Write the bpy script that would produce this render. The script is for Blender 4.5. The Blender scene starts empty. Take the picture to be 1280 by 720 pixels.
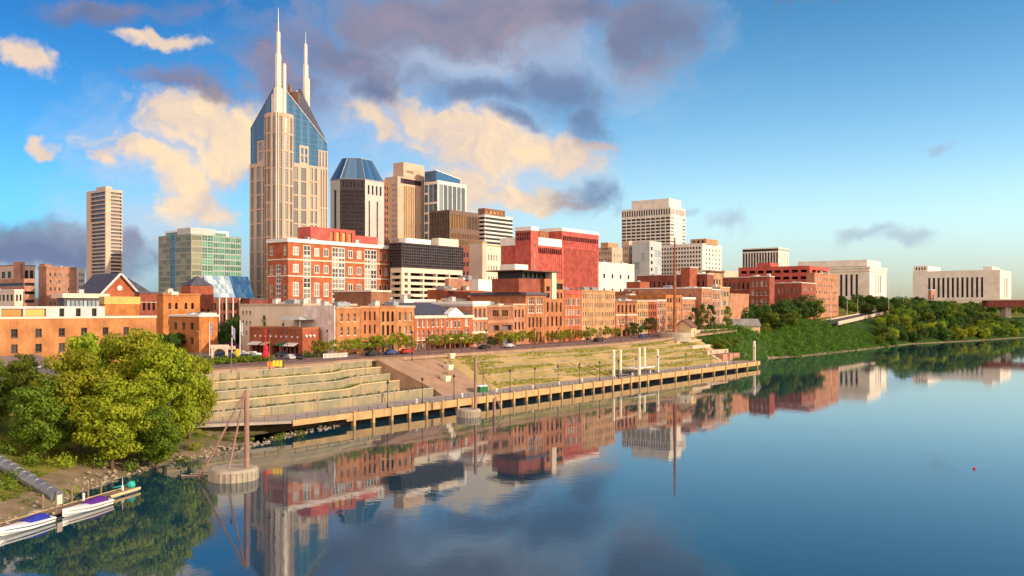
import bpy, math, random
import numpy as np
from mathutils import Vector, Matrix, noise as mnoise
random.seed(7)
SC = bpy.context.scene
COL = SC.collection
# ------------------------------------------------------------------ camera
F, HZ, CZ = 1108.0, 384.0, 25.0          # focal length in photo pixels, horizon row, eye height above the river
cam = bpy.data.cameras.new('camera')
cam.lens = 36.0*F/1280.0
cam.shift_y = (HZ-360.0)/1280.0
cam.clip_start, cam.clip_end = 1.0, 30000.0
camo = bpy.data.objects.new('camera', cam); COL.objects.link(camo)
camo.location = (0, 0, CZ); camo.rotation_euler = (math.pi/2, 0, 0)
SC.camera = camo
# ------------------------------------------------------------------ sun and exposure
SUN_EL = math.radians(17.0)
SUN_AZ = math.atan2(0.95, -0.33)         # clockwise from +Y
sd = Vector((math.sin(SUN_AZ)*math.cos(SUN_EL), math.cos(SUN_AZ)*math.cos(SUN_EL), math.sin(SUN_EL)))
sun = bpy.data.lights.new('sun', 'SUN'); sun.energy = 3.9; sun.angle = math.radians(0.6); sun.color = (1.0, 0.80, 0.58)
suno = bpy.data.objects.new('sun', sun); COL.objects.link(suno)
suno.rotation_euler = (-sd).to_track_quat('-Z', 'Y').to_euler(); suno.location = (300, -100, 200)
vs = SC.view_settings
vs.view_transform = 'Standard'; vs.look = 'None'; vs.gamma = 1.0; vs.use_curve_mapping = False; vs.exposure = 0.42
SC.cycles.max_bounces = 6; SC.cycles.diffuse_bounces = 3; SC.cycles.glossy_bounces = 3
SC.cycles.transparent_max_bounces = 8; SC.cycles.use_denoising = True
SC.cycles.sample_clamp_indirect = 6.0

# ------------------------------------------------------------------ node helper
class NT:
    def __init__(s, tree): s.t = tree; s.n = tree.nodes; s.l = tree.links
    def new(s, typ, **kw):
        n = s.n.new(typ)
        for k, v in kw.items(): setattr(n, k, v)
        return n
    def put(s, sock, v):
        if isinstance(v, bpy.types.NodeSocket): s.l.new(v, sock)
        else: sock.default_value = v
    def math(s, op, a, b=0.0, c=0.0, clamp=False):
        n = s.new('ShaderNodeMath', operation=op, use_clamp=clamp)
        s.put(n.inputs[0], a); s.put(n.inputs[1], b)
        if len(n.inputs) > 2: s.put(n.inputs[2], c)
        return n.outputs[0]
    def mix(s, f, a, b, mode='MIX'):
        n = s.new('ShaderNodeMix', data_type='RGBA', blend_type=mode)
        s.put(n.inputs[0], f)
        s.put(n.inputs[6], a if isinstance(a, bpy.types.NodeSocket) else (*a[:3], 1))
        s.put(n.inputs[7], b if isinstance(b, bpy.types.NodeSocket) else (*b[:3], 1))
        return n.outputs[2]
    def ramp(s, f, a, b, lo=0.0, hi=1.0):
        n = s.new('ShaderNodeMapRange', interpolation_type='SMOOTHSTEP')
        s.put(n.inputs[0], f); s.put(n.inputs[1], a); s.put(n.inputs[2], b); s.put(n.inputs[3], lo); s.put(n.inputs[4], hi)
        return n.outputs[0]
    def noise(s, vec, scale, detail=3.0, rough=0.55, dist=0.0):
        n = s.new('ShaderNodeTexNoise')
        if vec is not None: s.l.new(vec, n.inputs['Vector'])
        n.inputs['Scale'].default_value = scale; n.inputs['Detail'].default_value = detail
        n.inputs['Roughness'].default_value = rough; n.inputs['Distortion'].default_value = dist
        return n.outputs[0]

# ------------------------------------------------------------------ sky with clouds, by direction
W = bpy.data.worlds.new('World'); SC.world = W; W.use_nodes = True
W.node_tree.nodes.clear(); w = NT(W.node_tree)
tc = w.new('ShaderNodeTexCoord').outputs['Generated']
sky = w.new('ShaderNodeTexSky', sky_type='NISHITA', sun_disc=False)
sky.sun_elevation = SUN_EL; sky.sun_rotation = SUN_AZ
sky.air_density = 1.0; sky.dust_density = 0.6; sky.ozone_density = 2.0; sky.altitude = 100
sx = w.new('ShaderNodeSeparateXYZ'); w.l.new(tc, sx.inputs[0])
az = w.math('ARCTAN2', sx.outputs[0], sx.outputs[1])
hl = w.math('SQRT', w.math('ADD', w.math('MULTIPLY', sx.outputs[0], sx.outputs[0]), w.math('MULTIPLY', sx.outputs[1], sx.outputs[1])))
el = w.math('ARCTAN2', sx.outputs[2], hl)
cmb = w.new('ShaderNodeCombineXYZ'); w.l.new(az, cmb.inputs[0]); w.l.new(el, cmb.inputs[1])
AE0 = cmb.outputs[0]
wn_ = w.new('ShaderNodeTexNoise'); w.l.new(AE0, wn_.inputs['Vector']); wn_.inputs['Scale'].default_value = 11.0; wn_.inputs['Detail'].default_value = 5.0; wn_.inputs['Roughness'].default_value = .55
wv = w.new('ShaderNodeVectorMath', operation='MULTIPLY_ADD'); w.l.new(wn_.outputs['Color'], wv.inputs[0]); wv.inputs[1].default_value = (.16, .085, 0); wv.inputs[2].default_value = (-.08, -.0425, 0)
wa = w.new('ShaderNodeVectorMath', operation='ADD'); w.l.new(AE0, wa.inputs[0]); w.l.new(wv.outputs[0], wa.inputs[1])
AE = wa.outputs[0]
def dirn(u, v):
    a = math.atan((u-640)/F); return a, math.atan((HZ-v)/F*math.cos(a))
SKYB = 0.15
nz1 = w.noise(AE, 9.0, 7.0, 0.58, 0.4)
nz2 = w.noise(AE, 34.0, 5.0, 0.6, 0.2)
st = w.new('ShaderNodeMapping'); w.l.new(AE, st.inputs[0]); st.inputs['Scale'].default_value = (5, 14, 1); st.inputs['Rotation'].default_value = (0, 0, -0.35)
nz3 = w.noise(st.outputs[0], 1.0, 6.0, 0.6, 0.5)
wob = w.math('ADD', w.math('MULTIPLY', w.math('SUBTRACT', nz1, 0.5), 1.7), w.math('MULTIPLY', w.math('SUBTRACT', nz2, 0.5), 0.85))
def blobs(lst):
    cur = None
    for (u, v, ru, rv, rot) in lst:
        a, e = dirn(u, v)
        m = w.new('ShaderNodeMapping', vector_type='TEXTURE'); w.l.new(AE, m.inputs[0])
        m.inputs['Location'].default_value = (a, e, 0); m.inputs['Rotation'].default_value = (0, 0, math.radians(rot))
        m.inputs['Scale'].default_value = (ru/F, rv/F, 1)
        ln = w.new('ShaderNodeVectorMath', operation='LENGTH'); w.l.new(m.outputs[0], ln.inputs[0])
        cur = ln.outputs['Value'] if cur is None else w.math('SMOOTH_MIN', cur, ln.outputs['Value'], 0.25)
    return w.math('SUBTRACT', 1.0, cur)
# (u, v, radius u, radius v, tilt): sunlit cream clouds, mauve-grey sheets, blue-grey undersides
CREAM = [(255, 145, 95, 48, -12), (285, 190, 70, 50, -20), (165, 186, 56, 22, -15), (75, 178, 26, 9, 10), (240, 245, 80, 36, -25),
         (205, 215, 40, 16, -20), (22, 62, 34, 24, -15), (205, 42, 60, 11, -5), (545, 150, 85, 32, -20), (600, 185, 110, 40, -5), (700, 190, 75, 34, -5), (470, 150, 50, 24, -25),
         (660, 250, 90, 26, -10), (745, 178, 40, 14, 15), (560, 240, 110, 50, 0)]
MAUVE = [(560, 25, 250, 48, 2), (420, 60, 130, 45, -5), (360, 95, 90, 40, -20), (810, 40, 80, 58, -20), (235, 100, 80, 20, -8), (140, 8, 120, 20, 5),
         (470, 100, 80, 40, -20), (80, 305, 170, 34, -4), (1010, 4, 60, 10, 0), (720, 15, 120, 30, 5)]
DARK = [(600, 112, 100, 30, -12), (700, 112, 85, 48, -18), (640, 150, 50, 14, -10), (735, 150, 55, 40, -25), (470, 110, 60, 20, -15), (730, 250, 70, 34, -10), (70, 318, 150, 20, -4)]
VEIL = [(120, 338, 260, 36, 0), (600, 200, 260, 110, -8), (470, 130, 160, 80, -15), (220, 290, 170, 60, -10), (230, 200, 170, 90, -10), (600, 60, 330, 110, 0)]
mC = w.ramp(w.math('ADD', blobs(CREAM), wob), -0.04, 0.62)
mM = w.ramp(w.math('ADD', w.math('ADD', blobs(MAUVE), w.math('MULTIPLY', wob, 0.75)), w.math('MULTIPLY', w.math('SUBTRACT', nz3, 0.5), 0.9)), -0.05, 0.75)
mD = w.ramp(w.math('ADD', w.math('ADD', blobs(DARK), w.math('MULTIPLY', wob, 0.9)), w.math('MULTIPLY', w.math('SUBTRACT', nz3, 0.5), 1.0)), -0.1, 0.9)
mV = w.ramp(w.math('ADD', blobs(VEIL), w.math('MULTIPLY', wob, 0.8)), -0.1, 1.0)
hs = w.new('ShaderNodeHueSaturation'); w.l.new(sky.outputs[0], hs.inputs['Color'])
hs.inputs['Saturation'].default_value = 1.25; hs.inputs['Value'].default_value = 1.0
# clear air: deeper blue high up, pale cyan low down, brighter to the right
up = w.ramp(el, 0.04, 0.42)
low = w.mix(w.ramp(el, 0.0, 0.13), (0.50, 0.60, 0.96), (0.96, 1.02, 1.17))
tint = w.mix(up, low, (0.28, 0.56, 0.76))
skyc = w.mix(1.0, hs.outputs[0], tint, 'MULTIPLY')
lr = w.ramp(az, -0.55, 0.30)
skyc = w.mix(1.0, skyc, w.mix(lr, (0.36, 0.72, 0.86), (1.40, 1.28, 1.08)), 'MULTIPLY')
def bg(c, s):
    b = w.new('ShaderNodeBackground'); w.put(b.inputs[0], c if isinstance(c, bpy.types.NodeSocket) else (*c, 1)); b.inputs[1].default_value = s; return b.outputs[0]
def ms(f, a, b):
    m = w.new('ShaderNodeMixShader'); w.put(m.inputs[0], f); w.l.new(a, m.inputs[1]); w.l.new(b, m.inputs[2]); return m.outputs[0]
CL = 0.80
cream = w.mix(w.ramp(w.math('ADD', nz1, w.math('MULTIPLY', nz2, 0.4)), 0.5, 0.95), (0.70, 0.56, 0.50), (1.15, 0.83, 0.46))
mauve = w.mix(w.ramp(nz3, 0.35, 0.7), (0.17, 0.185, 0.30), (0.34, 0.26, 0.33))
out = bg(skyc, SKYB)
back = w.ramp(w.math('MULTIPLY', sx.outputs[1], -1.0), -0.25, 0.5)       # warm fill glow added to the unseen sky behind the viewer, lifts shaded facades
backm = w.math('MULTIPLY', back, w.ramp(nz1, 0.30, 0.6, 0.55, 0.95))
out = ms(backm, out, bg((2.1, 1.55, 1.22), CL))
out = ms(w.math('MULTIPLY', mV, 0.62), out, bg((0.62, 0.62, 0.70), CL))
out = ms(w.math('MULTIPLY', mC, 0.92), out, bg(cream, CL))
out = ms(w.math('MULTIPLY', mM, 0.82), out, bg(mauve, CL))
out = ms(w.math('MULTIPLY', mD, 0.80), out, bg((0.14, 0.20, 0.36), CL))
SMALL = [(1176, 176, 24, 9, 0), (908, 281, 34, 13, -8), (1085, 303, 40, 10, 2), (1140, 301, 42, 12, 4), (850, 265, 40, 8, 0)]
mS = w.ramp(w.math('ADD', blobs(SMALL), w.math('MULTIPLY', wob, 0.8)), -0.25, 0.9)
out = ms(w.math('MULTIPLY', mS, 0.55), out, bg((0.36, 0.42, 0.55), CL))
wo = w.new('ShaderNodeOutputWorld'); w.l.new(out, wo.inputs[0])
W.cycles.sampling_method = 'MANUAL'; W.cycles.sample_map_resolution = 512

# ------------------------------------------------------------------ river frame: s along the bank, t inland
ANG = math.atan2(0.797, 0.604)
DF = Vector((math.cos(ANG), math.sin(ANG), 0)); DS = Vector((-math.sin(ANG), math.cos(ANG), 0))
OX, OY = -28.8, 193.7
KS = 1.154                                # nominal s runs a little shorter than metres downstream of the terraces
def RS(s): return s*KS if s > 0 else s
def ST(s, t): s = RS(s); return OX+DF.x*s+DS.x*t, OY+DF.y*s+DS.y*t
def TOST(x, y):
    s = (x-OX)*DF.x+(y-OY)*DF.y; return (s/KS if s > 0 else s), (x-OX)*DS.x+(y-OY)*DS.y
def SU(u, t):                     # s of the point with offset t that stands at photo column u
    r = (u-640)/F
    s = (r*(OY+DS.y*t)-OX-DS.x*t)/(DF.x-r*DF.y); return s/KS if s > 0 else s
def XY(u, Y): return (u-640)/F*Y, Y
def ZV(v, Y): return CZ+(HZ-v)/F*Y
def sm(x, a, b):
    x = min(1, max(0, (x-a)/(b-a))); return x*x*(3-2*x)
SH = [(-900, -500), (-300, -150), (-125, -58), (-93, -36), (-85, -30), (-77, -21), (-58, -10.5), (-48, -10), (-35, -6), (-25, -2), (-14, 0), (-6, 4), (0, 5),
      (185, 6), (192, 8), (205, 14), (232, 24), (245, 23), (269, 15), (363, 9.4), (439, 7.7), (497, -10.8), (605, -35), (950, -150), (6000, -1500)]
shx, shy = [p[0] for p in SH], [p[1] for p in SH]
def tshore(s): return float(np.interp(s, shx, shy))
def bend(s): return float(np.interp(s, [0, 4, 8, 12, 21, 27], [0, .5, 2, 4.2, 5.4, 5.6]))
def zs(s): return 11.5+3.2*sm(s, 110, 260)
def G(s, t):
    d = t-tshore(s)
    if d < 0: return max(-5.0, d*0.35)
    L = float(np.interp(d, [0, 3, 12, 24, 42, 54, 62], [0, .8, 2.3, 4.2, 9.2, 11.3, 11.5]))
    te = t; lo = 0.0
    if s < 34 and t > 9:
        k = 1-sm(s, 29, 33); te = t-bend(s)*k*1.35; lo = 1.1*k*sm(t, 10, 13)
    Cc = float(np.interp(te, [5, 9, 10, 28, 29.5, 31], [0, 1.5, 2.4, zs(s)-.35, zs(s)-.05, zs(s)]))-lo
    if t > 30.5: Cc = zs(s)
    R = float(np.interp(d, [0, 2, 22, 38, 80, 150, 250, 600], [0, .9, 9, 15, 17, 24, 31, 35]))
    wl = sm(s, -46, -36); a = sm(t, 18, 28); wr = sm(s, 188+42*a, 238+42*a)
    return (L*(1-wl)+Cc*wl)*(1-wr)+R*wr
def GXY(x, y): return G(*TOST(x, y))
# ------------------------------------------------------------------ materials
MATS = {}
def mat(name, c1, c2=None, scale=0.6, rough=0.75, metal=0.0, spec=0.3, streak=0.0, bump=0.0, fine=0.0):
    """noise-mottled surface: two base colours, optional vertical weather streaks and finer speckle"""
    m = bpy.data.materials.new(name); m.use_nodes = True; n = NT(m.node_tree)
    b = m.node_tree.nodes['Principled BSDF']
    b.inputs['Roughness'].default_value = rough; b.inputs['Metallic'].default_value = metal; b.inputs['Specular IOR Level'].default_value = spec
    if c2 is None: c2 = tuple(x*0.72 for x in c1)
    tcn = n.new('ShaderNodeTexCoord').outputs['Object']
    f = n.ramp(n.noise(tcn, scale, 5, 0.62), 0.32, 0.68)
    c = n.mix(f, c1, c2)
    if streak:
        mp = n.new('ShaderNodeMapping'); n.l.new(tcn, mp.inputs[0]); mp.inputs['Scale'].default_value = (1.3, 1.3, 0.08)
        f2 = n.ramp(n.noise(mp.outputs[0], 1.0, 4, 0.6), 0.5, 0.78, 0, streak)
        c = n.mix(f2, c, tuple(x*0.4 for x in c2))
    if fine:
        f3 = n.ramp(n.noise(tcn, 3.2, 3, 0.7), 0.35, 0.7, 0, fine)
        c = n.mix(f3, c, tuple(x*0.5 for x in c1))
    n.l.new(c, b.inputs['Base Color'])
    if bump:
        bp = n.new('ShaderNodeBump'); bp.inputs['Strength'].default_value = bump; bp.inputs['Distance'].default_value = 0.3
        n.l.new(n.noise(tcn, scale*4, 4, 0.6), bp.inputs['Height']); n.l.new(bp.outputs[0], b.inputs['Normal'])
    MATS[name] = m; return m
def glass(name, dark, light, amt=0.35, rough=0.08, spec=0.6, metal=0.0):
    """window glass seen by day: each pane its own shade (blinds, dark rooms)"""
    m = bpy.data.materials.new(name); m.use_nodes = True; n = NT(m.node_tree)
    b = m.node_tree.nodes['Principled BSDF']
    b.inputs['Roughness'].default_value = rough; b.inputs['Specular IOR Level'].default_value = spec; b.inputs['Metallic'].default_value = metal
    oi = n.new('ShaderNodeObjectInfo').outputs['Random']; gi = n.new('ShaderNodeNewGeometry').outputs['Random Per Island']
    r = n.math('FRACT', n.math('ADD', oi, gi))
    n.l.new(n.mix(n.ramp(r, 1-amt-0.3, 1-amt+0.35), dark, light), b.inputs['Base Color'])
    MATS[name] = m; return m
def brick(name, c, **k):
    kw = dict(scale=0.30, rough=0.85, spec=0.15, streak=0.45, fine=0.45); kw.update(k)
    c = tuple(a*.84+b_*.16 for a, b_ in zip(c, (.38, .25, .11)))          # aged, slightly greyed brick
    return mat(name, c, (c[0]*0.64, c[1]*0.60, c[2]*0.62), **kw)
brick('brick_orange', (.56, .235, .09)); brick('brick_rust', (.50, .185, .085)); brick('brick_red', (.40, .095, .055))
brick('brick_deep', (.33, .075, .06)); brick('brick_pink', (.50, .25, .18)); brick('brick_tan', (.58, .34, .18)); brick('brick_brown', (.33, .14, .085))
brick('brick_maroon', (.26, .062, .06)); brick('brick_yellow', (.56, .33, .15)); brick('brick_salmon', (.56, .25, .15)); brick('brick_vivid', (.50, .125, .055))
brick('red_panel', (.56, .095, .09), streak=.12, fine=.1); brick('stucco_orange', (.56, .20, .055), fine=.15)
mat('concrete', (.42, .36, .28), (.30, .26, .20), .5, .85, streak=.5, bump=.1)
mat('terrace_concrete', (.37, .285, .165), (.21, .205, .135), .22, .9, streak=.75, fine=.3, bump=.15)
mat('concrete_cream', (.56, .44, .33), (.48, .37, .28), .15, .8, streak=.25)
mat('stone_tan', (.53, .385, .275), (.45, .325, .235), .1, .7, streak=.15)
mat('stone_white', (.72, .66, .58), (.60, .54, .47), .12, .75, streak=.2)
mat('paint_white', (.76, .72, .66), (.66, .62, .56), .3, .6, streak=.15)
mat('paint_cream', (.68, .58, .45), (.60, .50, .38), .25, .7, streak=.2)
mat('frame_dark', (.055, .040, .046), (.04, .03, .035), .4, .5)
mat('stone_grey', (.50, .48, .43), (.42, .40, .36), .12, .7, streak=.2)
mat('frame_green', (.24, .28, .24), (.18, .22, .19), .5, .5)
mat('wall_beige', (.70, .59, .44), (.62, .52, .38), .2, .85, streak=.3)
mat('wall_faded', (.80, .73, .66), (.60, .44, .38), .35, .85, streak=.6, fine=.4)
mat('wall_graffiti', (.52, .45, .38), (.20, .22, .24), .9, .85, streak=.5, fine=.6)
mat('grey_light', (.50, .49, .47), (.42, .41, .40), .3, .7, streak=.2)
mat('grey_dark', (.10, .10, .11), (.07, .07, .08), .4, .7)
mat('bronze', (.16, .085, .05), (.12, .065, .04), .3, .45, spec=.4)
mat('gold_panel', (.62, .36, .10), (.46, .25, .07), .3, .35, metal=.3)
mat('roof_grey', (.26, .25, .24), (.16, .15, .145), .2, .9, fine=.4)
mat('roof_pale', (.58, .55, .50), (.42, .38, .33), .2, .85, fine=.3)
mat('roof_brown', (.18, .09, .06), (.13, .07, .05), .3, .9)
mat('roof_slate', (.09, .09, .12), (.06, .06, .085), .4, .6)
mat('metal_white', (.75, .74, .72), (.68, .66, .62), .5, .4)
mat('metal_grey', (.32, .33, .35), (.22, .23, .25), 1.0, .4, metal=.6)
mat('metal_dark', (.035, .035, .04), (.025, .025, .03), 1, .5)
mat('spire_metal', (.72, .66, .56), (.62, .57, .48), .2, .35, metal=.3)
mat('rust', (.34, .13, .07), (.22, .08, .045), .5, .8, streak=.4)
mat('rust_pink', (.34, .20, .16), (.24, .14, .11), .6, .8, streak=.4)
mat('timber', (.26, .18, .11), (.17, .12, .075), .7, .85, streak=.4)
mat('timber_pale', (.62, .46, .26), (.50, .36, .20), .6, .8, streak=.3)
mat('asphalt', (.095, .085, .10), (.06, .055, .065), .25, .85, fine=.3)
mat('pavers', (.21, .125, .115), (.15, .09, .085), .3, .9, fine=.4)
mat('pavers_tan', (.36, .23, .15), (.27, .17, .11), .3, .9, fine=.4)
mat('deck_concrete', (.42, .36, .30), (.33, .28, .24), .3, .85, fine=.25)
mat('beam_gold', (.48, .32, .14), (.36, .24, .11), .4, .85, streak=.5)
mat('grass', (.13, .18, .025), (.24, .19, .05), .35, 1.0, spec=.05, fine=.5, bump=.3)
mat('lawn', (.46, .32, .16), (.29, .24, .085), .09, 1.0, spec=.05, fine=.35, bump=.2)
mat('kudzu', (.04, .085, .012), (.02, .05, .008), .15, 1.0, spec=.1, fine=.6, bump=.6)
mat('dirt', (.27, .20, .13), (.15, .13, .065), .3, 1.0, spec=.05, fine=.5, bump=.3)
mat('rock', (.36, .30, .23), (.22, .18, .14), .5, .95, fine=.4)
mat('city_ground', (.17, .13, .115), (.10, .085, .08), .12, .95, fine=.3)
mat('wood_drift', (.48, .40, .30), (.36, .29, .22), 1.2, .9)
mat('line_paint', (.70, .66, .56), (.55, .50, .42), .8, .7)
mat('boat_white', (.80, .78, .74), (.72, .70, .67), .8, .25, spec=.5)
mat('cover_purple', (.10, .02, .22), (.07, .015, .16), 1, .6); mat('cover_blue', (.03, .04, .36), (.02, .03, .24), 1, .6)
mat('red_cloth', (.62, .02, .05), (.45, .015, .04), 1, .6); mat('yellow_paint', (.80, .60, .02), (.7, .5, .02), 1, .5); mat('orange_paint', (.80, .24, .02), (.7, .2, .02), 1, .5)
mat('teal_paint', (.03, .42, .36), (.02, .34, .30), 1, .5); mat('green_paint', (.02, .16, .05), (.015, .12, .04), 1, .5)
mat('flag_blue', (.18, .16, .42), (.50, .46, .52), 1.6, .8); mat('flag_white', (.62, .60, .58), (.28, .30, .44), 1.8, .8)
mat('car_black', (.012, .012, .015), (.01, .01, .012), 1, .25, spec=.6); mat('car_white', (.72, .72, .70), (.68, .68, .66), 1, .25, spec=.6)
mat('car_blue', (.03, .06, .18), (.025, .05, .15), 1, .25, spec=.6); mat('car_silver', (.40, .41, .43), (.36, .37, .39), 1, .25, spec=.6); mat('car_red', (.35, .02, .02), (.3, .018, .018), 1, .25, spec=.6)
mat('tyre', (.015, .015, .015), (.012, .012, .012), 1, .9)
mat('bark', (.16, .11, .075), (.10, .07, .05), 1.2, .95, streak=.4)
mat('white_post', (.78, .68, .50), (.70, .60, .44), .8, .7)
glass('glass_dark', (.010, .010, .014), (.075, .07, .065), .2, spec=.22)
glass('glass_shop', (.015, .013, .012), (.10, .075, .055), .3, spec=.25)
glass('glass_blind', (.035, .035, .04), (.34, .31, .27), .40, rough=.15)
glass('glass_grey', (.07, .085, .095), (.20, .22, .22), .4)
glass('glass_balcony', (.05, .05, .065), (.12, .12, .15), .4, rough=.4)
glass('glass_tower', (.13, .145, .135), (.27, .26, .22), .5, rough=.2)  # lighter tan end puts the reflected warm sky into the pane colour
glass('glass_blue', (.03, .11, .19), (.06, .16, .26), .45, rough=.12, metal=.35)
glass('glass_roofblue', (.03, .10, .21), (.07, .16, .29), .5, rough=.18, metal=.3)
glass('glass_green', (.015, .11, .075), (.06, .24, .16), .45, rough=.15, spec=.4)
glass('glass_sage', (.09, .115, .075), (.23, .24, .14), .45, rough=.2, spec=.35)
glass('glass_night', (.012, .009, .014), (.04, .028, .035), .35, spec=.25)
glass('glass_gold', (.30, .16, .035), (.55, .32, .09), .5, rough=.2, metal=.3)
glass('glass_pale', (.20, .30, .38), (.42, .50, .54), .5, rough=.2)
glass('void_dark', (.010, .009, .008), (.03, .025, .02), .3, rough=.9, spec=0)

def foliage(name, c1, c2, c3, tr=0.25):
    m = bpy.data.materials.new(name); m.use_nodes = True; n = NT(m.node_tree)
    b = m.node_tree.nodes['Principled BSDF']; b.inputs['Roughness'].default_value = .65; b.inputs['Specular IOR Level'].default_value = .15
    g = n.new('ShaderNodeNewGeometry'); r = g.outputs['Random Per Island']
    oi = n.new('ShaderNodeObjectInfo').outputs['Random']
    tco = n.new('ShaderNodeTexCoord').outputs['Object']
    c = n.mix(n.ramp(n.noise(tco, .45, 3, .6), .35, .65), c1, c2)
    c = n.mix(n.math('MULTIPLY', r, .6), c, c3)
    hsv = n.new('ShaderNodeHueSaturation'); n.l.new(c, hsv.inputs['Color'])
    n.l.new(n.math('ADD', .5, n.math('MULTIPLY', n.math('SUBTRACT', oi, .5), .045)), hsv.inputs['Hue'])
    n.l.new(n.math('ADD', .78, n.math('MULTIPLY', oi, .45)), hsv.inputs['Value'])
    n.l.new(hsv.outputs[0], b.inputs['Base Color'])
    t = n.new('ShaderNodeBsdfTranslucent'); n.l.new(hsv.outputs[0], t.inputs[0])
    mx = n.new('ShaderNodeMixShader'); mx.inputs[0].default_value = tr
    o = m.node_tree.nodes['Material Output']; n.l.new(b.outputs[0], mx.inputs[1]); n.l.new(t.outputs[0], mx.inputs[2]); n.l.new(mx.outputs[0], o.inputs[0])
    MATS[name] = m; return m
foliage('leaf_yellow', (.30, .37, .022), (.14, .24, .018), (.44, .44, .028), .38)
foliage('leaf_mid', (.13, .20, .018), (.06, .12, .014), (.21, .25, .02), .32)
foliage('leaf_dark', (.045, .10, .018), (.03, .07, .014), (.08, .13, .02), .25)
foliage('leaf_street', (.26, .29, .02), (.15, .20, .018), (.34, .32, .02), .35)
foliage('leaf_bright', (.20, .20, .012), (.12, .15, .012), (.24, .21, .015), .3)
foliage('leaf_kudzu', (.08, .155, .014), (.035, .085, .01), (.13, .19, .016), .25)
foliage('leaf_purple', (.20, .04, .18), (.12, .03, .11), (.26, .06, .20), .2)

# ------------------------------------------------------------------ mesh builder
class MB:
    def __init__(s): s.v = []; s.f = []; s.m = []
    def quad(s, a, b, c, d, m=0):
        k = len(s.v); s.v += [tuple(a), tuple(b), tuple(c), tuple(d)]; s.f.append((k, k+1, k+2, k+3)); s.m.append(m)
    def poly(s, pts, m=0):
        k = len(s.v); s.v += [tuple(p) for p in pts]; s.f.append(tuple(range(k, k+len(pts)))); s.m.append(m)
    def hexa(s, b, t, m=0):            # four bottom and four top points, counter-clockwise seen from above
        k = len(s.v); s.v += [tuple(p) for p in b]+[tuple(p) for p in t]
        for q in ((3, 2, 1, 0), (4, 5, 6, 7), (0, 1, 5, 4), (1, 2, 6, 5), (2, 3, 7, 6), (3, 0, 4, 7)):
            s.f.append(tuple(k+i for i in q)); s.m.append(m)
    def box(s, x0, y0, z0, x1, y1, z1, m=0):
        s.hexa(((x0, y0, z0), (x1, y0, z0), (x1, y1, z0), (x0, y1, z0)), ((x0, y0, z1), (x1, y0, z1), (x1, y1, z1), (x0, y1, z1)), m)
    def prism(s, pts, z0, z1, m=0, mt=None):
        n = len(pts); k = len(s.v)
        s.v += [(p[0], p[1], z0) for p in pts]+[(p[0], p[1], z1) for p in pts]
        for i in range(n):
            j = (i+1) % n; s.f.append((k+i, k+j, k+n+j, k+n+i)); s.m.append(m)
        s.f.append(tuple(k+n+i for i in range(n))); s.m.append(m if mt is None else mt)
        s.f.append(tuple(k+i for i in reversed(range(n)))); s.m.append(m)
    def tube(s, p0, p1, r0, r1=None, n=8, m=0, caps=True):
        p0, p1 = Vector(p0), Vector(p1); r1 = r0 if r1 is None else r1
        d = (p1-p0).normalized(); a = d.orthogonal().normalized(); b = d.cross(a); k = len(s.v)
        for p, r in ((p0, r0), (p1, r1)):
            for i in range(n):
                q = p+(a*math.cos(2*math.pi*i/n)+b*math.sin(2*math.pi*i/n))*r; s.v.append(tuple(q))
        for i in range(n):
            j = (i+1) % n; s.f.append((k+i, k+j, k+n+j, k+n+i)); s.m.append(m)
        if caps:
            s.f.append(tuple(k+i for i in reversed(range(n)))); s.m.append(m); s.f.append(tuple(k+n+i for i in range(n))); s.m.append(m)
    def lathe(s, prof, n=16, m=0, c=(0, 0, 0), sq=(1, 1)):
        k = len(s.v)
        for r, z in prof:
            for i in range(n):
                s.v.append((c[0]+r*sq[0]*math.cos(2*math.pi*i/n), c[1]+r*sq[1]*math.sin(2*math.pi*i/n), c[2]+z))
        for q in range(len(prof)-1):
            for i in range(n):
                j = (i+1) % n; s.f.append((k+q*n+i, k+q*n+j, k+(q+1)*n+j, k+(q+1)*n+i)); s.m.append(m)
        s.f.append(tuple(k+(len(prof)-1)*n+i for i in range(n))); s.m.append(m)
        s.f.append(tuple(k+i for i in reversed(range(n)))); s.m.append(m)
    def mesh(s, name, mats, smooth=False):
        me = bpy.data.meshes.new(name); me.from_pydata(s.v, [], s.f)
        for m in (mats if isinstance(mats, (list, tuple)) else [mats]): me.materials.append(MATS[m] if isinstance(m, str) else m)
        me.polygons.foreach_set('material_index', s.m)
        if smooth: me.polygons.foreach_set('use_smooth', [True]*len(s.f))
        me.update(); return me
    def build(s, name, mats, parent=None, loc=(0, 0, 0), smooth=False, rz=0.0):
        return link(name, s.mesh(name, mats, smooth), parent, loc, rz)
def link(name, me, parent=None, loc=(0, 0, 0), rz=0.0):
    o = bpy.data.objects.new(name, me); COL.objects.link(o); o.location = loc; o.rotation_euler = (0, 0, rz)
    if parent: o.parent = parent
    return o
def tag(o, label, cat, group=None):
    o['label'] = label; o['category'] = cat
    if group: o['group'] = group
    return o
def thing(name, label, cat, loc=(0, 0, 0), rz=0.0, group=None):
    return tag(link(name, None, None, loc, rz), label, cat, group)
def struct(o, kind='structure'): o['kind'] = kind; return o
def copy_tree(o, parent=None):
    c = o.copy(); COL.objects.link(c)
    if parent: c.parent = parent
    for ch in list(o.children): copy_tree(ch, c)
    return c
def dup(o, loc, rz=0.0, label=None, sc=None, group=None):
    c = copy_tree(o); c.location = loc; c.rotation_euler = (0, 0, rz)
    if sc: c.scale = sc if isinstance(sc, tuple) else (sc, sc, sc)
    if label: c['label'] = label
    if group: c['group'] = group
    return c

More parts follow.
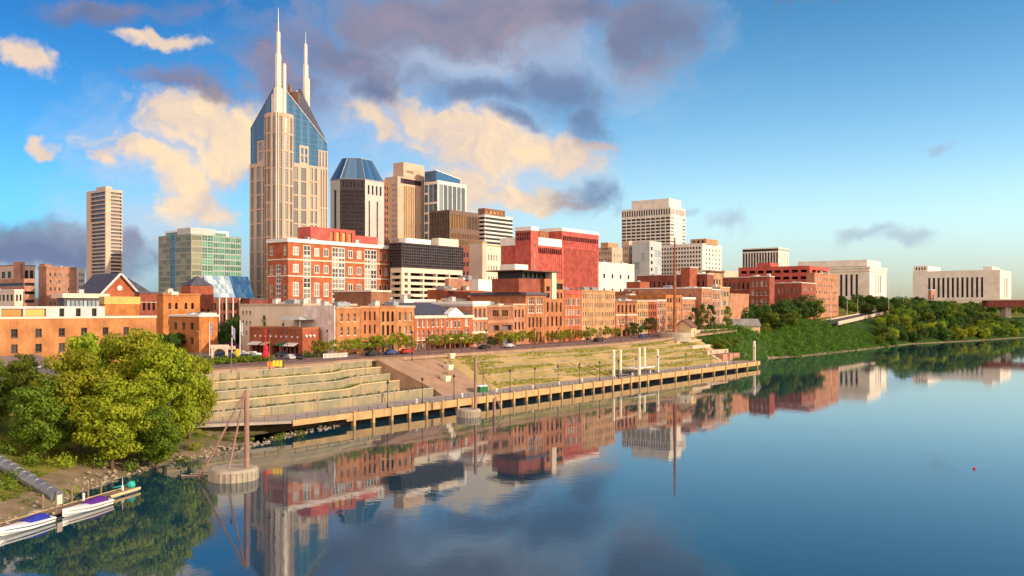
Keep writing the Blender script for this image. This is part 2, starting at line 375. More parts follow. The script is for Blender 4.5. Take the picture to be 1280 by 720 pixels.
# ------------------------------------------------------------------ windows and buildings
#        kind, frame material, glass material, recess
STY = {
 'sashd': ('sash', 'frame_dark', 'glass_dark', .3),
 'sash': ('sash', 'paint_white', 'glass_dark', .28), 'sashb': ('sash', 'paint_white', 'glass_blind', .28), 'arch': ('arch', 'metal_dark', 'glass_dark', .35), 'archw': ('arch', 'paint_white', 'glass_blind', .3),
 'dark': ('plain', 'metal_dark', 'glass_dark', .30), 'shop': ('mull', 'metal_dark', 'glass_shop', .5), 'brickdark': ('plain', 'timber', 'glass_dark', .3),
 'void': ('void', 'metal_dark', 'void_dark', 2.2), 'balcony': ('void', 'metal_dark', 'glass_balcony', 1.3), 'white': ('mull', 'paint_white', 'glass_blind', .15), 'pale': ('plain', 'paint_cream', 'glass_blind', .2),
 'tower': ('mull', 'bronze', 'glass_tower', .35), 'blue': ('mull', 'metal_grey', 'glass_blue', .2), 'green': ('mull', 'metal_white', 'glass_green', .12), 'sage': ('mull', 'concrete_cream', 'glass_sage', .12),
 'night': ('mull', 'frame_dark', 'glass_night', .25), 'gold': ('plain', 'bronze', 'glass_gold', .4), 'grey': ('plain', 'metal_grey', 'glass_grey', .35), 'slit': ('plain', 'metal_dark', 'glass_night', .6),
 'paleglass': ('mull', 'metal_white', 'glass_pale', .15), 'stain': ('plain', 'paint_white', 'glass_pale', .2), 'louvre': ('void', 'bronze', 'glass_night', .5),
}
WCACHE = {}
def win_mesh(w_, h_, style, wallmat):
    kind, fm, gm, rec = STY[style]
    key = (round(w_, 2), round(h_, 2), style, wallmat if kind == 'arch' else '')
    if key in WCACHE: return WCACHE[key], rec
    b = MB(); x = w_/2; fr = min(.13, w_*.075); tk = .05
    if style == 'white': fr = min(.30, w_*.12); tk = .11
    b.quad((-x, .05, 0), (x, .05, 0), (x, .05, h_), (-x, .05, h_), 1)
    if kind != 'void':
        b.box(-x, -.02, 0, -x+fr, .04, h_, 0); b.box(x-fr, -.02, 0, x, .04, h_, 0)
        b.box(-x+fr, -.02, h_-fr, x-fr, .04, h_, 0); b.box(-x+fr, -.02, 0, x-fr, .04, fr, 0)
    if kind == 'sash':
        b.box(-x+fr, -.03, h_*.48, x-fr, .035, h_*.48+min(.1, h_*.04), 0); b.box(-min(.05, w_*.03), -.025, fr, min(.05, w_*.03), .03, h_-fr, 0)
        b.box(-x-.08, -rec-.12, -.16, x+.08, -rec+.1, 0, 0)
    if kind == 'mull':
        n = max(1, int(round(w_/1.5)))
        for i in range(1, n):
            q = -x+w_*i/n; b.box(q-tk, -.03, fr, q+tk, .035, h_-fr, 0)
        k = max(1, int(round(h_/2.2)))
        for i in range(1, k):
            q = h_*i/k; b.box(-x+fr, -.028, q-tk, x-fr, .034, q+tk, 0)
    if kind == 'arch':
        n = 8; r = x; cz = h_-r; prev = None
        for i in range(n+1):
            a = math.pi*i/n; p = (-math.cos(a)*r, cz+math.sin(a)*r)
            if prev: b.quad((prev[0], -rec+.01, prev[1]), (p[0], -rec+.01, p[1]), (p[0], -rec+.01, h_), (prev[0], -rec+.01, h_), 2)
            prev = p
        b.box(-x-.1, -rec-.12, -.18, x+.1, -rec+.1, 0, 3)
    mats = [fm, gm, wallmat, 'stone_tan'] if kind == 'arch' else [fm, gm]
    me = b.mesh('window', mats); WCACHE[key] = me
    return me, rec
def inset(pts, d):
    n = len(pts); out = []
    for i in range(n):
        p0, p1, p2 = Vector(pts[i-1]).to_2d(), Vector(pts[i]).to_2d(), Vector(pts[(i+1) % n]).to_2d()
        e1, e2 = (p1-p0).normalized(), (p2-p1).normalized()
        n1, n2 = Vector((-e1.y, e1.x)), Vector((-e2.y, e2.x))
        k = 1+n1.dot(n2); q = p1+(n1+n2)*(d/max(k, .2)); out.append((q.x, q.y))
    return out
def facade(mb, p, q, z0, z1, grids, wins, m=0):
    """wall from p to q (left to right seen from outside) with real openings; collects windows"""
    p, q = Vector((p[0], p[1])), Vector((q[0], q[1])); Wd = (q-p).length; H = z1-z0; e = (q-p)/Wd; nrm = Vector((e.y, -e.x))
    rects = []
    for (a, b, nc, fw, c, d, nr, fh, style) in grids or []:
        for i in range(nc):
            cw = (b-a)*Wd/nc; x0 = a*Wd+cw*(i+(1-fw)/2); x1 = x0+cw*fw
            for j in range(nr):
                ch = (d-c)*H/nr; y0 = c*H+ch*(j+(1-fh)/2); rects.append((round(x0, 3), round(y0, 3), round(x1, 3), round(y0+ch*fh, 3), style))
    us = sorted({0.0, round(Wd, 3)} | {r[0] for r in rects} | {r[2] for r in rects}); vv = sorted({0.0, round(H, 3)} | {r[1] for r in rects} | {r[3] for r in rects})
    ui = {x: i for i, x in enumerate(us)}; vi = {x: i for i, x in enumerate(vv)}; hole = set()
    for r in rects:
        for i in range(ui[r[0]], ui[r[2]]):
            for j in range(vi[r[1]], vi[r[3]]): hole.add((i, j))
    P3 = lambda x, y, dep=0.0: (p.x+e.x*x-nrm.x*dep, p.y+e.y*x-nrm.y*dep, z0+y)
    # merge cells along rows to keep the mesh light
    for j in range(len(vv)-1):
        i = 0
        while i < len(us)-1:
            if (i, j) in hole: i += 1; continue
            k = i
            while k < len(us)-1 and (k, j) not in hole: k += 1
            mb.quad(P3(us[i], vv[j]), P3(us[k], vv[j]), P3(us[k], vv[j+1]), P3(us[i], vv[j+1]), m); i = k
    for r in rects:
        x0, y0, x1, y1, sty = r; dp = STY[sty][3]+.12
        mb.quad(P3(x0, y0), P3(x0, y0, dp), P3(x0, y1, dp), P3(x0, y1), m); mb.quad(P3(x1, y1), P3(x1, y1, dp), P3(x1, y0, dp), P3(x1, y0), m)
        mb.quad(P3(x0, y1), P3(x0, y1, dp), P3(x1, y1, dp), P3(x1, y1), m); mb.quad(P3(x1, y0), P3(x1, y0, dp), P3(x0, y0, dp), P3(x0, y0), m)
        c = P3((x0+x1)/2, y0, STY[sty][3]); wins.append((c, math.atan2(e.y, e.x), x1-x0, y1-y0, sty, nrm.copy()))
def place_windows(root, wins, wallmat, most=98):
    L = root.location
    def size(wn):
        c = Vector(wn[0])+L-Vector((0, 0, CZ)); d2 = c.length_squared
        return -wn[2]*wn[3]*max(.02, -(c.x*wn[5].x+c.y*wn[5].y)/math.sqrt(d2))/d2
    wins = sorted(wins, key=size)
    for (c, rz, w_, h_, sty, _) in wins[:most]:
        me, rec = win_mesh(w_, h_, sty, wallmat); link('window', me, root, c, rz)
    rest = wins[most:]
    if rest:
        b = MB(); mats = []
        for (c, rz, w_, h_, sty, _) in rest:
            me, rec = win_mesh(w_, h_, sty, wallmat); M = Matrix.Translation(c) @ Matrix.Rotation(rz, 4, 'Z'); k = len(b.v)
            b.v += [tuple(M @ v.co) for v in me.vertices]; idx = []
            for mt in me.materials:
                if mt not in mats: mats.append(mt)
                idx.append(mats.index(mt))
            for pl in me.polygons: b.f.append(tuple(k+i for i in pl.vertices)); b.m.append(idx[pl.material_index])
        o = b.build('window', mats, root); o['kind'] = 'stuff'
UNITS = []
def unit_mesh(i):
    while len(UNITS) < 4:
        k = len(UNITS); b = MB(); L_, W_, H_ = [(2.6, 1.6, 1.3), (4.2, 2.2, 1.8), (1.8, 1.8, 2.2), (5.5, 2.6, 1.2)][k]
        b.box(-L_/2, -W_/2, .25, L_/2, W_/2, H_, 0); b.box(-L_/2-.06, -W_/2-.06, H_+.003, L_/2+.06, W_/2+.06, H_+.1, 1)
        for sx in (-1, 1):
            for sy in (-1, 1): b.box(sx*L_*.42-.08, sy*W_*.38-.08, -.3, sx*L_*.42+.08, sy*W_*.38+.08, .25, 1)
        for q in range(2): b.tube((-L_*.22+q*L_*.44, 0, H_+.1), (-L_*.22+q*L_*.44, 0, H_+.32), min(W_, L_/2)*.34, n=10, m=1)
        UNITS.append(b.mesh('rooftop_unit', [('grey_light', 'metal_grey', 'roof_pale', 'stone_white')[k], 'metal_grey']))
    return UNITS[i % 4]
def rect(u0, uc, u1, Y, D=None, Wd=None):
    """footprint on the city grid: near corner at column uc and distance Y, left face out to u0, right face out to u1"""
    X = (uc-640)/F*Y
    if D is None: r = (u0-640)/F; D = (X-r*Y)/(r*DS.y-DS.x)
    if Wd is None: r = (u1-640)/F; Wd = (r*Y-X)/(DF.x-r*DF.y)
    c = Vector((X, Y, 0)); return [tuple((c+DS*D).to_2d()), tuple(c.to_2d()), tuple((c+DF*Wd).to_2d()), tuple((c+DF*Wd+DS*D).to_2d())]
def building(name, label, cat, pts, zb, zt, wall, faces, cornice=None, roof='roof_grey', units=0, parapet=.9, cor=(.45, .25), group=None, bands=(), fmat=None):
    o0 = pts[0]; root = thing(name, label, cat, (o0[0], o0[1], zb), 0, group)
    L = [(p[0]-o0[0], p[1]-o0[1]) for p in pts]; H = zt-zb; n = len(L); wins = []; mb = MB()
    for i in range(n): facade(mb, L[i], L[(i+1) % n], 0, H, faces[i] if i < len(faces) else None, wins, 1 if fmat and i in fmat else 0)
    inn = inset(L, .42)
    for i in range(n):                         # inside of the parapet
        j = (i+1) % n; mb.quad((*inn[j], H-parapet), (*inn[i], H-parapet), (*inn[i], H), (*inn[j], H)); mb.quad((*L[i], H), (*L[j], H), (*inn[j], H), (*inn[i], H))
    mb.build('wall', [wall, list(fmat.values())[0]] if fmat else wall, root)
    r = MB(); r.poly([(*p, H-parapet) for p in inset(L, .43)]); r.build('roof', roof, root)
    if cornice:
        ch, co = cor; A, B = inset(L, -co), inset(L, .46); c = MB(); k = MB
        for i in range(n):
            j = (i+1) % n; z0, z1 = H-ch, H+.12
            c.quad((*A[i], z0), (*A[j], z0), (*A[j], z1), (*A[i], z1)); c.quad((*A[i], z1), (*A[j], z1), (*B[j], z1), (*B[i], z1))
            c.quad((*A[j], z0), (*A[i], z0), (*L[i], z0), (*L[j], z0)); c.quad((*B[j], z1-.5), (*B[i], z1-.5), (*B[i], z1), (*B[j], z1))
        c.build('cornice', cornice, root)
    for (fz, bh, bm) in bands:                 # string courses: fraction of height, thickness, material
        A = inset(L, -.14); c = MB(); z0 = H*fz
        for i in range(min(n, 2 if n == 4 else n)):
            j = (i+1) % n
            c.quad((*A[i], z0), (*A[j], z0), (*A[j], z0+bh), (*A[i], z0+bh)); c.quad((*A[i], z0+bh), (*A[j], z0+bh), (*L[j], z0+bh), (*L[i], z0+bh)); c.quad((*A[j], z0), (*A[i], z0), (*L[i], z0), (*L[j], z0))
        c.build('string_course', bm, root)
    place_windows(root, wins, wall)
    for i in range(units):
        a, b = random.uniform(.2, .8), random.uniform(.15, .85)
        if n == 4: x = (1-a)*((1-b)*L[0][0]+b*L[1][0])+a*((1-b)*L[3][0]+b*L[2][0]); y = (1-a)*((1-b)*L[0][1]+b*L[1][1])+a*((1-b)*L[3][1]+b*L[2][1])
        else: x = sum(p[0] for p in L)/n+random.uniform(-3, 3); y = sum(p[1] for p in L)/n+random.uniform(-3, 3)
        link('rooftop_unit', unit_mesh(random.randrange(4)), root, (x, y, H-parapet+.3), ANG+random.choice((0, math.pi/2)))
    return root
def part_block(root, pts, z0, z1, wall, name='penthouse', faces=None, roof=None):
    """upper storey or roof block belonging to a building (world footprint)"""
    L = [(p[0]-root.location.x, p[1]-root.location.y) for p in pts]; zb = root.location.z; mb = MB(); wins = []
    for i in range(len(L)): facade(mb, L[i], L[(i+1) % len(L)], z0-zb, z1-zb, faces[i] if faces and i < len(faces) else None, wins)
    mb.poly([(*p, z1-zb) for p in L], 1)
    o = mb.build(name, [wall, roof or wall], root)
    for (c, rz, w_, h_, sty, _) in wins: link('window', win_mesh(w_, h_, sty, wall)[0], o, c, rz)
    return o
def shrink(pts, a, b, c, d):
    """sub-footprint of a rect(): fractions a..b from the near corner along the right face, c..d along the left face"""
    Lp, C, R = Vector(pts[0]), Vector(pts[1]), Vector(pts[2]); e = R-C; g = Lp-C
    return [tuple(C+e*a+g*d), tuple(C+e*a+g*c), tuple(C+e*b+g*c), tuple(C+e*b+g*d)]
# ------------------------------------------------------------------ ground, river, roads
def ground():
    ss = list(np.arange(-300, -96, 12))+list(np.arange(-96, 620, 3.6))+[640, 680, 820, 900, 1000, 1150, 1400, 1800, 2500, 4000, 6000]
    offs = [-60, -25, -10, -4, -1.5, 0, 1, 2, 3, 4.5, 6, 8, 10, 12, 15, 18, 22, 26, 30, 34, 38, 42, 48, 54, 62, 72, 84, 100, 125, 150, 200, 260, 400, 700, 1500, 4000, 9000]
    tt_c = [-60, -25, -10, -4, -1, 5, 5.8, 7, 9, 10, 12, 14, 16, 18, 20, 22, 24, 26, 28, 29.5, 31, 34, 38, 42, 48, 54, 62, 72, 84, 100, 125, 150, 200, 260, 400, 700, 1500]
    tt_c = tt_c[:len(offs)]+[4000, 9000][:max(0, len(offs)-len(tt_c))]
    while len(tt_c) < len(offs): tt_c.append(tt_c[-1]*2)
    b = MB(); nt = len(offs); st_ = []
    for s in ss:
        wl = sm(s, -46, -36)*(1-sm(s, 188, 238)); t0 = tshore(s)
        for k in range(nt):
            t = (t0+offs[k])*(1-wl)+tt_c[k]*wl; x, y = ST(s, t); z = G(s, t); d = t-t0
            if d > 1 and (s < -40 or s > 195) and d < 60: z += .5*mnoise.noise(Vector((x*.16, y*.16, 3)))+.25*mnoise.noise(Vector((x*.5, y*.5, 1)))
            if d > 100: z += 1.5*mnoise.noise(Vector((x*.01, y*.01, 0)))*sm(d, 100, 300)
            b.v.append((x, y, z)); st_.append((s, t, d))
    for i in range(len(ss)-1):
        for k in range(nt-1):
            a = i*nt+k; b.f.append((a, a+nt, a+nt+1, a+1)[::-1] if False else (a, a+nt, a+nt+1, a+1))
            s = (st_[a][0]+st_[a+nt][0])/2; t = (st_[a][1]+st_[a+nt+1][1])/2; d = (st_[a][2]+st_[a+nt+1][2])/2
            if s < -38: m = 1 if d < 9 else (0 if d < 50 else 3)
            elif s < 186: m = 1 if t < 10 else (2 if t < 30 and s > 40 else (5 if t < 31 else 3))
            else: m = 1 if d < 1.2 and max(b.v[a][2], b.v[a+nt+1][2]) < 1.2 else (4 if d < 55 else (0 if d < 130 or s > 450 else 3))
            b.m.append(m)
    o = b.build('ground', ['grass', 'dirt', 'lawn', 'city_ground', 'kudzu', 'pavers_tan'], smooth=True); struct(o)
ground()
def river():
    m = bpy.data.materials.new('river_water'); m.use_nodes = True; n = NT(m.node_tree); p = m.node_tree.nodes['Principled BSDF']
    p.inputs['Base Color'].default_value = (.004, .040, .068, 1); p.inputs['Roughness'].default_value = .045; p.inputs['IOR'].default_value = 1.8; p.inputs['Specular IOR Level'].default_value = .5
    g = n.new('ShaderNodeNewGeometry').outputs['Position']
    n.l.new(n.ramp(n.noise(g, .022, 4, .6, .6), .35, .7, .02, .055), p.inputs['Roughness'])
    h = n.math('ADD', n.noise(g, .28, 3, .55), n.math('MULTIPLY', n.noise(g, 1.1, 2, .5), .25))
    bp = n.new('ShaderNodeBump'); bp.inputs['Strength'].default_value = .024; bp.inputs['Distance'].default_value = .3
    n.l.new(h, bp.inputs['Height']); n.l.new(bp.outputs[0], p.inputs['Normal']); MATS['river_water'] = m
    b = MB(); b.quad((-6000, -3000, 0), (9000, -3000, 0), (9000, 12000, 0), (-6000, 12000, 0)); struct(b.build('river', 'river_water'))
river()
def ribbon(name, mt, s0, s1, t0, t1, dz, step=4.0, zf=None, curb=0.0):
    """paved strip following the bank, sampled like the ground"""
    b = MB(); n = max(1, int((s1-s0)/step)); prev = None
    for i in range(n+1):
        s = s0+(s1-s0)*i/n; row = [(*ST(s, t), (zf(s, t) if zf else G(s, t))+dz) for t in (t0(s) if callable(t0) else t0, t1)]
        if prev: b.quad(prev[0], row[0], row[1], prev[1])
        if prev and curb: b.quad((*prev[0][:2], prev[0][2]-curb), (*row[0][:2], row[0][2]-curb), row[0], prev[0])
        prev = row
    return struct(b.build(name, mt))
zt_ = lambda s, t: zs(s)
ribbon('river_road', 'pavers', -60, 226, 29.6, 40.5, .05, zf=zt_)
ribbon('pavement', 'pavers_tan', -52, 222, lambda s: 24.3+bend(s) if s < 26.9 else (26.3 if s > 29 else 28.4), 29.9, .16, zf=zt_, curb=.8, step=2.0)
ribbon('pavement', 'pavers', -10, 226, 40.5, 49.8, .19, zf=zt_, curb=.14)
for s in range(-56, 222, 6):                       # centre line dashes
    x0, y0 = ST(s, 34.9); b = MB()
    b.quad((*ST(s, 34.8), zs(s)+.055), (*ST(s+2.6, 34.8), zs(s+2.6)+.055), (*ST(s+2.6, 35.05), zs(s+2.6)+.055), (*ST(s, 35.05), zs(s)+.055)); struct(b.build('lane_marking', 'line_paint'))
# cross street running up between the brick block and the tan building
SX0, SX1 = -22, -4
b = MB(); z = 11.56
b.quad((*ST(SX0, 40.5), z), (*ST(SX1, 40.5), z), (*ST(SX1, 330), z), (*ST(SX0, 330), z)); struct(b.build('street', 'asphalt'))
b = MB(); b.quad((*ST(-60, 40.5), 11.545), (*ST(SX0, 40.5), 11.545), (*ST(SX0, 72), 11.545), (*ST(-60, 72), 11.545)); struct(b.build('car_park', 'asphalt'))
for (a0, a1) in ((SX0-3.4, SX0), (SX1, SX1+3.4)):
    b = MB(); p = [ST(a0, 44), ST(a1, 44), ST(a1, 300), ST(a0, 300)]; b.prism(p, 11.3, 11.71); struct(b.build('pavement', 'deck_concrete'))
# brick plaza ramp between the terraces and the lawn
b = MB()
for i in range(12):
    t0_, t1_ = 9.9+i*1.5, 9.9+(i+1)*1.5
    zf = lambda t: 2.5+(min(t, 27.9)-9.9)/18*8.75+.14
    sl = lambda t: 27.4-max(0, t-13)*.33
    b.hexa(((*ST(sl(t0_), t0_), .5), (*ST(43, t0_), .5), (*ST(43, t1_), .5), (*ST(sl(t1_), t1_), .5)), ((*ST(sl(t0_), t0_), zf(t0_)), (*ST(43, t0_), zf(t0_)), (*ST(43, t1_), zf(t1_)), (*ST(sl(t1_), t1_), zf(t1_))))
struct(b.build('brick_ramp', 'pavers_tan'))

# ------------------------------------------------------------------ riverwalk on piles
DK = 2.6
def riverwalk():
    x0, y0 = ST(0, 0); root = thing('riverwalk', 'long concrete riverwalk deck on piles along the water below the grassy bank', 'boardwalk', (x0, y0, 0), ANG); E = 188*KS
    b = MB()                                       # local x along the bank in metres, y inland
    b.hexa(((-24, 0, DK-.5), (E, 0, DK-.5), (E, 10.2, DK-.5), (-24, 10.2, DK-.5)), ((-24, 0, DK-.004), (E, 0, DK-.004), (E, 10.2, DK-.004), (-24, 10.2, DK-.004)))
    b.hexa(((-44, 8.2, 2.6), (-24, 0, DK-.5), (-24, 10.2, DK-.5), (-40, 10.2, 2.6)), ((-44, 8.2, 3.2), (-24, 0, DK-.004), (-24, 10.2, DK-.004), (-40, 10.2, 3.2)))
    b.build('deck', 'deck_concrete', root)
    b = MB(); b.box(-10, -.35, 1.05, E+.3, -.004, DK+.16); b.box(E+.004, 0, 1.05, E+.5, 10.2, DK+.16); b.hexa(((-24, -.3, 1.6), (-10.004, -.3, 1.6), (-10.004, 0, 1.6), (-24, 0, 1.6)), ((-24, -.3, DK+.14), (-10.004, -.3, DK+.14), (-10.004, 0, DK+.14), (-24, 0, DK+.14)))
    b.build('edge_beam', 'beam_gold', root)
    b = MB(); b.box(-8, 5.2, -1, E, 5.6, DK-.504); b.build('quay_wall', 'roof_brown', root)
    sp = list(np.arange(-8, 126, 5.6))+list(np.arange(130, E, 10.5))
    for s in sp:
        b = MB(); b.box(s-.3, -.6, -2.5, s+.3, .25, DK+.28); b.box(s-.36, -.66, DK+.28, s+.36, .2, DK+.4); b.build('pile', 'beam_gold', root)
    b = MB()
    for s in np.arange(-23, E, 2.8): b.box(s-.035, .12, DK, s+.035, .19, DK+1.08)
    for z in (.35, .7, 1.06): b.box(-23, .13, DK+z, E, .18, DK+z+.04)
    b.build('railing', 'metal_dark', root)
    b = MB()
    for i in range(8):
        f = i/8; z = 3.15-.6*f; b.box(-43.5+19.5*f-.05, 8.1-8*f, z, -43.5+19.5*f+.05, 8.2-8*f, z+1.25)
    for z in (.45, .85, 1.22): b.tube((-43.5, 8.15, 3.15+z), (-23, .1, DK+z), .05, n=5)
    b.build('railing', 'timber', root)
    return [q/KS if q > 0 else q for q in sp]
PILES = riverwalk()
def lamp(name, label, group, loc, h, mt, kind):
    root = thing(name, label, 'street lamp', loc, 0, group); b = MB()
    b.lathe([(.16, 0), (.16, .5), (.09, .65), (.065, h-.25)], 8); b.build('pole', mt, root)
    b = MB()
    if kind == 0: b.lathe([(.06, h-.25), (.24, h-.2), (.30, h+.2), (.12, h+.42), (.03, h+.55)], 8); b.build('lantern', 'metal_dark', root)
    else:
        b.box(-.07, -1.5, h-.3, .07, .1, h-.2); b.hexa(((-.16, -2.2, h-.32), (.16, -2.2, h-.32), (.16, -1.4, h-.32), (-.16, -1.4, h-.32)), ((-.12, -2.1, h-.14), (.12, -2.1, h-.14), (.12, -1.4, h-.14), (-.12, -1.4, h-.14))); b.build('lamp_arm', mt, root)
    return root
L0 = None
for i, s in enumerate(PILES[2::2]):
    x, y = ST(s, .9)
    lb = 'thin dark lamp post standing along the riverwalk railing above a pile'
    if L0 is None: L0 = lamp('lamp_post', lb, 'lamp posts along the riverwalk', (x, y, DK), 5.6, 'metal_dark', 0)
    else: dup(L0, (x, y, DK))
B0 = None
for i, s in enumerate([12, 27, 40, 52, 64, 76, 90, 101, 113, 131, 150, 168]):
    x, y = ST(s, 2.2+(i % 3)*.9)
    if B0 is None:
        b = MB(); b.lathe([(.28, 0), (.28, .75), (.34, .78), (.34, .9), (.2, 1.05)], 10); B0 = tag(b.build('bollard', 'paint_white', None, (x, y, DK)), 'short white bollard standing on the riverwalk deck', 'bollard', 'white bollards on the riverwalk')
    else: dup(B0, (x, y, DK))
# ------------------------------------------------------------------ stepped concrete terraces
TERR = []
TIERN = ['lowest', 'second lowest', 'middle', 'second highest', 'topmost']
for i in range(5):
    t = 10.4+3.3*i; z1 = 4.3+1.66*i; z0 = 1.6+1.5*i; th = .5; BS = 1.6-.15*i if i else .4
    s_end = 27-1.2*i
    path = [(-47+2.5*i, t+.0)]+[(s, t) for s in (-30, -12, 0)]+[(4, t+.5*BS), (8, t+2.6*BS), (12, t+4.7*BS), (s_end-6, t+5.5*BS), (s_end, t+5.6*BS)]
    x0, y0 = ST(*path[0]); root = thing('terrace_wall', 'weathered tan concrete retaining wall, the %s of the five riverside steps' % TIERN[i], 'retaining wall', (x0, y0, 0), 0, 'stepped terrace walls'); b = MB(); cp = MB(); tr = MB(); gr = MB()
    for k in range(len(path)-1):
        (sa, ta), (sb, tb) = path[k], path[k+1]; d = 3.3
        A, B = Vector(ST(sa, ta))-Vector((x0, y0)), Vector(ST(sb, tb))-Vector((x0, y0)); A2, B2 = Vector(ST(sa, ta+th))-Vector((x0, y0)), Vector(ST(sb, tb+th))-Vector((x0, y0)); A3, B3 = Vector(ST(sa, ta+d+.3))-Vector((x0, y0)), Vector(ST(sb, tb+d+.3))-Vector((x0, y0))
        b.hexa(((*A, z0), (*B, z0), (*B2, z0), (*A2, z0)), ((*A, z1), (*B, z1), (*B2, z1), (*A2, z1)))
        n = Vector(ST(0, -.12))-Vector(ST(0, 0))
        cp.hexa(((*(A+n), z1+.004), (*(B+n), z1+.004), (*B2, z1+.004), (*A2, z1+.004)), ((*(A+n), z1+.22), (*(B+n), z1+.22), (*B2, z1+.22), (*A2, z1+.22)))
        (gr if k >= 3 else tr).quad((*A2, z1-.12), (*B2, z1-.12), (*B3, z1-.12), (*A3, z1-.12))
    pe = Vector(ST(*path[-1]))-Vector((x0, y0)); e1 = Vector(ST(path[-1][0]-.5, path[-1][1]+.5))-Vector((x0, y0)); e2 = Vector(ST(path[-1][0], path[-1][1]+6))-Vector((x0, y0)); e3 = Vector(ST(path[-1][0]-.5, path[-1][1]+6))-Vector((x0, y0))
    b.hexa(((*e1, z0), (*(pe+(e1-pe)*.0), z0), (*e2, z0), (*e3, z0)), ((*e1, z1-.05), (*pe, z1-.05), (*e2, z1-.05), (*e3, z1-.05)))
    TERR.append((root, path, z1, x0, y0))
    b.build('wall', 'terrace_concrete', root); cp.build('coping', 'timber_pale' if i % 2 else 'concrete', root); tr.build('tread', 'deck_concrete', root); gr.build('grass_tread', 'grass', root)
# low stone edgings across the lawn
for i, (t, dz, h) in enumerate([(13.2, .02, .42), (16.5, .03, .45), (20.0, .03, .42), (23.6, .02, .4), (26.6, .03, .5)]):
    b = MB(); s0, s1 = 50+i*1.2, 176-i*4
    for s in np.arange(s0, s1, 4.2):
        e = min(s+4.2, s1); z = G(s, t)+dz; z2 = G(e, t)+dz
        b.hexa(((*ST(s, t), z-.5), (*ST(e, t), z2-.5), (*ST(e, t+.5), z2-.5), (*ST(s, t+.5), z-.5)), ((*ST(s, t), z+h), (*ST(e, t), z2+h), (*ST(e, t+.5), z2+h), (*ST(s, t+.5), z+h)))
    tag(b.build('stone_edging', 'terrace_concrete'), 'low tan stone seating edge across the sloping lawn, row %s up from the riverwalk' % ['one', 'two', 'three', 'four', 'five'][i], 'low wall', 'stone seating edges on the lawn')
